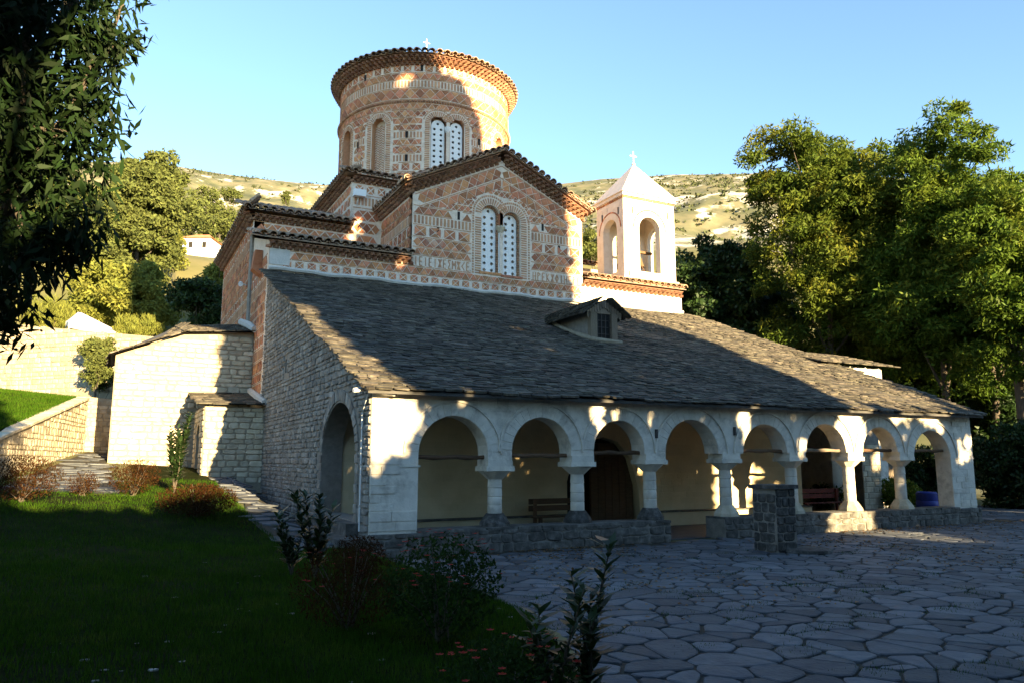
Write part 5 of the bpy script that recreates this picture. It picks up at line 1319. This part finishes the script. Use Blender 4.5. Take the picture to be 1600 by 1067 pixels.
c2 = thing('flank_camera', 'small white camera on the brick flank above the annex', 'security camera', (-.2, 22.3, 11))
G().tube([(0, 22.3, 11.2), (-.3, 22.2, 11.25)], .04, 6).build('arm', 'white_paint', c2); G().tube([(-.3, 22.35, 11.28), (-.38, 21.8, 11.12)], .12, 8).build('camera_body', 'white_paint', c2)
nb = G(); nb.prism([(-.45, 17.6, 11.0), (-.02, 17.6, 10.7), (-.02, 17.6, 11.9), (-.35, 17.6, 11.9)], (0, .6, 0)); nb.build('corbel', 'terracotta', church)

# ================================================================== PLANTS IN THE FOREGROUND
def shrub(name, label, px_, w, h, n, lsize, aspect, mat, seed, flowers=0, hf=near_h, group=None, droop=-.6, base=None, stems=10):
    r = np.random.default_rng(seed); b = ground_hit(*px_, hf) if base is None else np.array(base, float); b = b.copy()
    t = thing(name, label, 'shrub', tuple(b), group)
    g = G(); tips = []
    for k in range(stems):
        a = r.uniform(0, 6.283); q = r.uniform(.2, 1); tip = b + np.array([math.cos(a) * w * .42 * q, math.sin(a) * w * .42 * q, h * (1 - .45 * q * q) * r.uniform(.8, 1.05)]); tips.append(tip)
        g.tube([b + r.normal(size=3) * [.03, .03, 0], (b + tip) / 2 + np.array([0, 0, .1 * h]) * r.uniform(-.3, 1), tip], [.012, .009, .004], 5)
    g.build('stems', 'bark', t)
    P = in_ell(n, b + [0, 0, h * .52], (w * .5, w * .5, h * .5), r, .1); lump = noise2(P[:, 0] * 4, P[:, 1] * 4 + P[:, 2] * 3, seed); P = P[lump + r.normal(size=len(P)) * .5 > -.55]
    leaf_obj('foliage', P, lsize, aspect, mat, t, seed, droop)
    for k in range(flowers):
        d = r.normal(size=3); d[2] = abs(d[2]) + .2; d /= np.linalg.norm(d); c = b + [0, 0, h * .5] + d * np.array([w * .52, w * .52, h * .55]) * r.uniform(.85, 1.08); s = r.uniform(.016, .026); fg = G()
        for m in range(6):
            a = m * 1.047; e1 = np.array([math.cos(a), math.sin(a), .25]); e2 = np.array([-math.sin(a), math.cos(a), 0]); fg.add([c, c + e1 * s + e2 * s * .5, c + e1 * s * 1.6, c + e1 * s - e2 * s * .5], [(0, 1, 2, 3)])
        fg.build('flower', 'petal_red', t)
    return t
def sapling(name, label, px_, h, nst, mat, seed, lsize=.17, base=None, spread=.18, cat='sapling', hf=near_h, group=None):
    r = np.random.default_rng(seed); b = ground_hit(*px_, hf) if base is None else np.array(base, float); t = thing(name, label, cat, tuple(b), group); g = G(); V = []; F = []
    for k in range(nst):
        a = r.uniform(0, 6.283); hh = h * r.uniform(.6, 1) if k else h; tip = b + np.array([math.cos(a) * spread * hh, math.sin(a) * spread * hh, hh]); mid = (b + tip) / 2 + r.normal(size=3) * .03 * hh
        g.tube([b, mid, tip], [.014, .010, .004], 6); nl = int(hh / .028)
        for i in range(nl):
            f = .22 + .78 * i / nl; p = (1 - f) ** 2 * b + 2 * f * (1 - f) * mid + f * f * tip; w = i * 2.4 + r.uniform(-.4, .4); el = r.uniform(.25, 1.0); d = np.array([math.cos(w) * math.cos(el), math.sin(w) * math.cos(el), math.sin(el)]); s = np.cross(d, [0, 0, 1]); s /= np.linalg.norm(s); nn = np.cross(s, d); L = lsize * r.uniform(.65, 1.15); n0 = len(V)
            pts = [p, p + d * L * .35 + s * L * .17 + nn * .01, p + d * L * .7 + s * L * .13 - nn * .01, p + d * L - nn * .03, p + d * L * .7 - s * L * .13 - nn * .01, p + d * L * .35 - s * L * .17 + nn * .01]
            V += pts; F.append(tuple(range(n0, n0 + 6)))
    g.build('stems', 'bark', t); lg = G(); lg.add(V, F); lg.build('foliage', mat, t); return t
shrub('flowering_shrub', 'green bush dotted with small red flowers at the plaza edge', (690, 1005), 1.25, 1.1, 4600, .055, .45, 'leaf_flower', 1, 46)
shrub('rust_shrub', 'feathery rust brown bush left of the red flowered one', (545, 985), 1.3, .88, 4600, .06, .18, 'leaf_rust', 2, 14, droop=-1.4)
shrub('flower_mound', 'low mound of red flowers at the bottom edge of the plaza', (800, 1120), 1.15, .55, 3000, .05, .4, 'leaf_flower', 3, 34)
sapling('bay_sapling', 'tall dark bay sapling in front of the flagstones', (912, 1130), 1.3, 4, 'leaf_bay', 4, .21)
sapling('bay_sapling', 'shorter bay sapling leaning beside the tall one', (868, 1120), .95, 4, 'leaf_bay', 5, .20, spread=.3)
sapling('bay_sapling', 'small leafy sapling low at the right of the tall bay', (965, 1140), .45, 3, 'leaf_bay', 6, .12, spread=.5)
sapling('laurel_sapling', 'leafy laurel sapling in front of the side arch steps', (492, 905), 1.35, 7, 'leaf_bay', 7, .24, spread=.28)
sapling('laurel_sapling', 'dark laurel sapling at the path edge left of the arch', (455, 900), 1.0, 6, 'leaf_bay', 8, .22, spread=.3)
shrub('rust_shrub', 'small rusty bush under the laurel near the arcade corner', (560, 905), .9, .7, 2400, .06, .25, 'leaf_rust', 9, 5)
sapling('lit_sapling', 'sunlit slender sapling before the annex wall', (272, 772), 2.6, 9, 'leaf_bay', 10, .30, spread=.14)
shrub('rust_shrub', 'sunlit orange brown bush at the foot of the annex', (207, 775), 1.5, 1.1, 3600, .09, .2, 'leaf_rust', 11, droop=-1.2)
shrub('dark_shrub', 'dark brown shaded bush at the left edge by the retaining wall', (32, 785), 1.9, 1.2, 4800, .09, .22, 'leaf_rust', 12, droop=-1.2)
shrub('dark_shrub', 'broad dark bush in the shade right of the sapling', (305, 808), 2.1, .85, 6000, .09, .25, 'leaf_rust', 13, droop=-1.0)
shrub('rust_shrub', 'small rusty tuft beside the hill path slabs', (128, 775), .9, .7, 1800, .08, .2, 'leaf_rust', 14, droop=-1.2)
shrub('porch_plant', 'bright green leafy plant behind the blue barrel', None, 2.2, 1.5, 3200, .16, .6, 'leaf_locust', 15, base=(25.6, 4.8, 0))
shrub('porch_plant', 'low green plant in the opening before the plank fence', None, 1.6, 1.3, 2000, .16, .6, 'leaf_locust', 16, base=(24.0, 7.2, 0))

# ================================================================== TREES
def up_tree(name, label, top, xw, ybot, dist, mat, seed, nclump=90, nleaf=150, clump_r=.9, lsize=.32, aspect=.42, group=None, ells=None, gz=None, trunk=.28, droop=.35, cat='tree', squash=.65):
    """tree whose crown spans top..ybot pixels and is xw pixels wide at dist metres"""
    x, yt = top; pt = at(x, yt, dist); pb = at(x, ybot, dist); s = dist / FPX; hh = (pt[2] - pb[2]) / 2; w = xw * s / 2
    g0 = float(ground_h(pt[0], pt[1])) if gz is None else gz; base = np.array([pb[0], pb[1], g0]); cz = (pt[2] + pb[2]) / 2 - g0
    r = np.random.default_rng(seed); E = [((0, 0, cz), (w * .82, w * .82, hh * 1.0))]
    for k in range(6):
        a = r.uniform(0, 6.283); q = r.uniform(.35, .6); E.append(((math.cos(a) * w * q, math.sin(a) * w * q, cz + hh * r.uniform(-.45, .72)), (w * .5, w * .5, hh * .36)))
    return tree(name, label, base, E, trunk, nclump, nleaf, clump_r, lsize, aspect, mat, seed, group, cat, droop, .7, 9, squash)
GR = 'locust trees on the right'
up_tree('locust_tree', 'tall feathery locust tree with yellowing top right of the bell tower', (1295, 180), 270, 600, 50, 'leaf_locust_yellow', 21, 330, 260, .95, .33, .32, GR, gz=.5)
up_tree('locust_tree', 'tall dense green locust tree at the right of the frame', (1480, 178), 270, 640, 46, 'leaf_locust', 22, 360, 260, .95, .33, .32, GR, gz=.3)
up_tree('locust_tree', 'dark locust tree cut by the right frame edge', (1610, 205), 240, 640, 41, 'leaf_locust', 23, 300, 260, .9, .31, .32, GR, gz=.2, trunk=.55)
up_tree('locust_tree', 'green locust tree standing between the two tallest locusts', (1392, 192), 260, 640, 54, 'leaf_locust', 20, 300, 240, 1.0, .34, .34, GR, gz=.5)
up_tree('locust_tree', 'dense locust tree filling the gap before the right frame edge', (1555, 235), 190, 660, 50, 'leaf_locust', 19, 280, 240, 1.0, .33, .34, GR, gz=.4)
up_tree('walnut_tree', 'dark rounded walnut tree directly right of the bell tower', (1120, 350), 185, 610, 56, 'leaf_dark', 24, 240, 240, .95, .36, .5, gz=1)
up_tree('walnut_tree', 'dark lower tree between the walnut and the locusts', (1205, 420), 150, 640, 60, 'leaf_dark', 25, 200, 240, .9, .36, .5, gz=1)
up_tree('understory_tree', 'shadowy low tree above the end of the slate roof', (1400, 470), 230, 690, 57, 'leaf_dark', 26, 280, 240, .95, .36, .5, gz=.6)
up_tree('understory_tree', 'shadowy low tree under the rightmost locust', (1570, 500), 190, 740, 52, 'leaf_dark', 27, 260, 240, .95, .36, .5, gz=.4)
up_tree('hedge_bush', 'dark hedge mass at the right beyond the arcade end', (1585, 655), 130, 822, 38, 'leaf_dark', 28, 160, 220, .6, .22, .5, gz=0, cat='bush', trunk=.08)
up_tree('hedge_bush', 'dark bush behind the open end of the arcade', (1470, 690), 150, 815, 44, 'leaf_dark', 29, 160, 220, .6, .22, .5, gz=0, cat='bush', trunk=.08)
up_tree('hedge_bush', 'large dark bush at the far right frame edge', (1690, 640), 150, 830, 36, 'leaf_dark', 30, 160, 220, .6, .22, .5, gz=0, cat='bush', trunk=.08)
up_tree('olive_tree', 'big sunlit olive green tree left of the church', (205, 225), 150, 480, 78, 'leaf_olive', 31, 300, 260, 1.0, .40, .5)
up_tree('olive_tree', 'tall green tree behind the dark foreground branches', (90, 262), 190, 500, 84, 'leaf_olive', 32, 280, 230, 1.1, .42, .5)
up_tree('hill_tree', 'yellow green bushy tree below the big olive green one', (190, 405), 190, 520, 66, 'leaf_yellow', 33, 200, 230, .9, .34, .5)
up_tree('hill_tree', 'bright tree on the slope beside the red roofed house', (238, 330), 80, 440, 92, 'leaf_yellow', 34, 90, 160, .9, .36, .5)
up_tree('hill_tree', 'dark green bush beside the church flank', (318, 432), 130, 545, 56, 'leaf_dark', 35, 110, 170, .7, .30, .5)
up_tree('hill_tree', 'light green tree between the house and the church flank', (345, 400), 90, 500, 72, 'leaf_yellow', 36, 80, 150, .8, .34, .5)
up_tree('willow_tree', 'small yellow drooping willow above the terrace wall', (72, 458), 90, 530, 54, 'leaf_yellow', 37, 60, 170, .55, .30, .14, droop=3.0, trunk=.12, squash=1.3)
up_tree('yellow_shrub', 'yellow feathery shrubs on the terrace beside the canopy', (215, 492), 75, 545, 48, 'leaf_yellow', 38, 50, 150, .45, .28, .14, droop=-2.0, trunk=.06, cat='shrub')
up_tree('ivy_shrub', 'climbing green shrub hanging over the terrace wall end', (155, 522), 55, 615, 41, 'leaf_olive', 39, 50, 170, .4, .18, .5, droop=.8, trunk=.05, cat='shrub')
for i, (x, y, w, yb, d, lab) in enumerate(((300, 305, 80, 372, 170, 'round green tree on the slope above the red roof'), (345, 320, 70, 392, 160, 'green tree right above the red roofed house'), (318, 285, 60, 350, 210, 'higher green tree on the slope behind the house'), (362, 292, 34, 320, 260, 'lone bush high on the dry slope left of the church'), (446, 296, 17, 322, 300, 'lone dark cypress shaped bush on the ridge slope'), (930, 355, 70, 410, 150, 'green bush seen between gable and bell tower'))):
    up_tree('slope_tree', lab, (x, y), w, yb, d, 'leaf_olive', 80 + i, 40, 90, w * d / FPX * .16, .25 + w * d / FPX * .035, .6, 'trees on the slope', trunk=.2)
# foreground tree: leafy limb reaching in from the left
fb = at(-190, 960, 7.5); fb[2] = float(near_h(fb[0], fb[1]))
el = []
for (x, y, d, rr) in ((-150, 60, 7.2, 1.25), (-60, 250, 7.0, .95), (15, 40, 7.0, .95), (65, -20, 7.3, .65), (118, 60, 6.8, .32), (70, 175, 6.8, .66), (130, 205, 6.6, .27), (60, 320, 6.6, .58), (120, 350, 6.4, .26), (0, 430, 6.4, .55), (-20, 520, 6.2, .28), (-200, 380, 7.4, 1.2), (-120, -200, 7.6, 1.5), (60, -220, 7.6, 1.2)):
    c = at(x, y, d) - fb; el.append((tuple(c), (rr, rr, rr * 1.05)))
tree('foreground_tree', 'dark leafy tree hanging into the upper left corner', fb, el, .17, 620, 56, .30, .145, .26, 'leaf_near', 40, droop=1.1, nlimb=90, squash=.9)

# ---- trees behind the camera that shade the forecourt and the church front
LITSPOT = []  # gaps cut in the crowns to let chosen sun patches through
for (x, y, Y, r_) in ((938, 632, 0, .30), (880, 640, 0, .18), (1105, 640, 0, .2), (1235, 650, 0, .25), (1400, 655, 0, .3), (1440, 650, 0, .3), (1465, 665, 0, .25), (720, 625, 0, .2), (985, 700, 4.9, .3), (1075, 745, 4.9, .3), (1180, 735, 4.9, .35), (935, 655, 0, .25), (1010, 652, 0, .28), (1070, 660, 0, .22), (1163, 645, 0, .32), (1168, 690, 0, .28), (690, 100, 22.5, .7), (705, 115, 22.5, .6), (633, 122, 22.7, .45), (800, 735, 4.9, .35), (905, 470, 15.9, .4), (558, 350, 21, .45), (545, 372, 21, .35), (630, 405, 15.9, .3), (900, 380, 15.9, .5), (902, 430, 15.9, .5)):
    p = onY(x, y, Y); LITSPOT.append((*uv_sun(p), r_))
for (x, y) in ((812, 515), (860, 545), (905, 575), (990, 568), (1000, 590), (480, 482)):
    d = ray(x, y); t_ = (4.22 + RS * CAM[1] - CAM[2]) / (d[2] - RS * d[1]); LITSPOT.append((*uv_sun(CAM + d * t_), .25))
def edge_r(v): return np.interp(v, [0, 5.3, 8.8, 10.4, 14.4, 18, 21.5, 27, 32.3, 36.5], [18.5, 18.6, 19.0, 20.7, 22.9, 22.5, 20.9, 20.2, 19.0, 16.5])
def shade(u, v):  # sun mask: crowns keep leaves only where shade is wanted
    for a, b, r_ in LITSPOT:
        if (u - a) ** 2 + (v - b) ** 2 < (r_ + .28) ** 2: return False
    if 4.5 + (.15 if v < 9.4 else -.2) < u < edge_r(v) - .25 and v < 37: return True
    if u < 3.5 and v < (6.9 if u > -6.5 else 7.5): return True
    if 3.5 <= u < 18.3 and v < 7.5: return True
    if u < -4.4 and (9.0 < v < 14.5): return True
    if v < 4.4: return True
    if u > 21.2 and v < 9.4 and not (26.5 < u < 31 and 5.0 < v < 6.2): return hash((round(u * 1.3), round(v * 1.3))) % 10 < 6
    if u > 26.5 and v < 13.0: return hash((round(u * 1.1), round(v * 1.1))) % 10 < 5
    return False
def keep_shade(p): return shade(*uv_sun(p))
def shade_tree(label, u, ells, n, seed, trunk):
    t = tree('shading_tree', label, (u, -28.5, 0), ells, trunk, n, 40, 1.1, .62, .7, 'leaf_dark', seed, 'trees behind the viewpoint', keepfn=keep_shade, nlimb=12, droop=.2)
shade_tree('tall plane tree behind the viewpoint, left of the pair', 8.2, [((0, 0, 8), (5, 4, 8)), ((.5, 0, 18), (6, 4, 9)), ((0, 0, 28), (6, 4, 9.5)), ((0, 0, 32), (7, 4, 5.5))], 3300, 61, .7)
shade_tree('tall plane tree behind the viewpoint, right of the pair', 16.5, [((0, 0, 8), (5, 4, 8)), ((1.5, 0, 16), (6.5, 4, 9)), ((-.5, 0, 27), (6, 4, 10)), ((-3.5, 0, 32), (7, 4, 5.5))], 3300, 62, .7)
for k, u in enumerate((-34, -26, -18, -11, -5, 1)):
    tall = 14.5 if u < -4.5 else 8
    shade_tree('low spreading plane tree behind the viewpoint, number %s from the west' % ('one', 'two', 'three', 'four', 'five', 'six')[k], u, [((0, 0, tall * .5), (4.8, 3.5, tall * .55))], 1100 if tall > 9 else 700, 63 + k, .4)
for k, u in enumerate((24, 31, 38, 45)):
    shade_tree('round plane tree behind the viewpoint to the east, number %s' % ('one', 'two', 'three', 'four')[k], u, [((0, 0, 5), (4.6, 3.5, 6)), ((0, 0, 10), (3.5, 3, 3.5))], 600, 71 + k, .4)
tree('shading_tree', 'wide unseen plane tree added to darken the forecourt right of the viewpoint', (10, -23, 0), [((-1, 3, 8.5), (7, 4.5, 3)), ((2, 3.5, 11), (6, 4, 3)), ((-3, 2.5, 13), (5, 3.5, 3)), ((5, 3.5, 7), (5, 4, 2.4))], .5, 900, 40, 1.1, .5, .7, 'leaf_dark', 91, 'trees behind the viewpoint', keepfn=keep_shade, nlimb=12)  # added out of view to keep sky light off the plaza
tree('shading_tree', 'wide unseen plane tree added to darken the lawn behind the viewpoint', (-12, -23, 0), [((1, 2, 8.5), (5, 5, 2.6)), ((-3, 3, 10), (6, 5, 3))], .45, 700, 40, 1.1, .5, .7, 'leaf_dark', 92, 'trees behind the viewpoint', keepfn=keep_shade, nlimb=12)  # added canopy out of view, blocks sky light over the near lawn
# unseen hedge added behind the viewpoint to block low sun
hd = thing('shade_hedge', 'long unseen hedge added behind the viewpoint to block low sun', 'hedge', (4, -34, 0))
P = np.stack([rng.uniform(-45, 55, 16000), rng.uniform(-35, -32.5, 16000), rng.uniform(.1, 5.4, 16000)], 1)
P = P[P[:, 2] + SUNT * (P[:, 1] + 27) < 4.2]
leaf_obj('foliage', P, .55, .7, 'leaf_dark', hd, 90)

# ================================================================== FAR HOUSES, CANOPY
hp = at(315, 392, 120)
hs = thing('hillside_house', 'white house with red tiled roof on the slope left of the church', 'house', tuple(hp))
x, y, z = hp; u_ = Rv; v_ = Fh
def hpt(a, b, c): return tuple(hp + Rv * a * .75 + Fh * b * .75 + np.array([0, 0, c * .75]))
g = G(); g.prism([hpt(-3.2, -2, -3), hpt(2.6, -2, -3), hpt(2.6, 4, -3), hpt(-3.2, 4, -3)], (0, 0, 3.9)); wb = g.build('wall', 'tent_cloth', hs)
g = G(); A = [hpt(-3.7, -2.5, 2.15), hpt(3.1, -2.5, 2.15), hpt(3.1, 4.5, 2.15), hpt(-3.7, 4.5, 2.15), hpt(-1.6, 1, 3.7), hpt(1.0, 1, 3.7)]; g.add(A, [(0, 1, 5, 4), (1, 2, 5), (2, 3, 4, 5), (3, 0, 4), (3, 2, 1, 0)]); g.build('roof', 'red_tiles', hs)
for a in (-1.9, .9): g = G(); g.prism([hpt(a, -2.05, .1), hpt(a + .8, -2.05, .1), hpt(a + .8, -2.05, 1.3), hpt(a, -2.05, 1.3)], Fh * .06); g.build('window', 'painted_dark', hs)
hw_ = thing('garden_wall', 'pale garden wall below the hillside house', 'wall', tuple(at(335, 412, 112)))
g = G(); p, q = at(292, 412, 114), at(385, 406, 108); g.prism([p - [0, 0, 1.6], q - [0, 0, 1.6], q + [0, 0, .2], p + [0, 0, .2]], (0, .5, 0)); g.build('wall_core', 'warm_mortar', hw_)
g = G(); g.prism([p + [0, -.1, .2], q + [0, -.1, .2], q + [0, -.1, .38], p + [0, -.1, .38]], (0, .7, 0)); g.build('coping', 'warm_stone', hw_)
hs2 = thing('hillside_shed', 'small white shed among the trees below the house', 'shed', tuple(at(280, 440, 95)))
p = at(280, 440, 95); g = G(); g.prism([tuple(p + Rv * a + Fh * b) for a, b in ((-.8, 0), (.8, 0), (.8, 2), (-.8, 2))], (0, 0, 1.0)); g.build('wall', 'tent_cloth', hs2)
g = G(); g.prism([tuple(p + Rv * a + Fh * b + np.array([0, 0, 1.0])) for a, b in ((-1, -.2), (1, -.2), (1, 2.2), (-1, 2.2))], (0, 0, .12)); g.build('roof', 'pale_metal', hs2)
cp = thing('canopy', 'white cloth canopy standing on the terrace above the wall', 'canopy', tuple(at(146, 530, 49)))
A = [at(108, 505, 48), at(183, 520, 47), at(178, 514, 52), at(104, 502, 53)]; ap = [at(122, 488, 50), at(128, 489, 51)]
g = G(); g.add(A + ap, [(0, 1, 4), (1, 2, 5, 4), (2, 3, 5), (3, 0, 4, 5)]); g.build('roof_cloth', 'tent_cloth', cp)
g = G(); 
for i in range(4):
    a, b = A[i], A[(i + 1) % 4]; g.prism([a, b, b - [0, 0, .28], a - [0, 0, .28]], (0, .02, 0))
g.build('valance', 'tent_cloth', cp)
for a in A: G().tube([a, a - [0, 0, 2.4]], .04, 6).build('pole', 'pale_metal', cp)
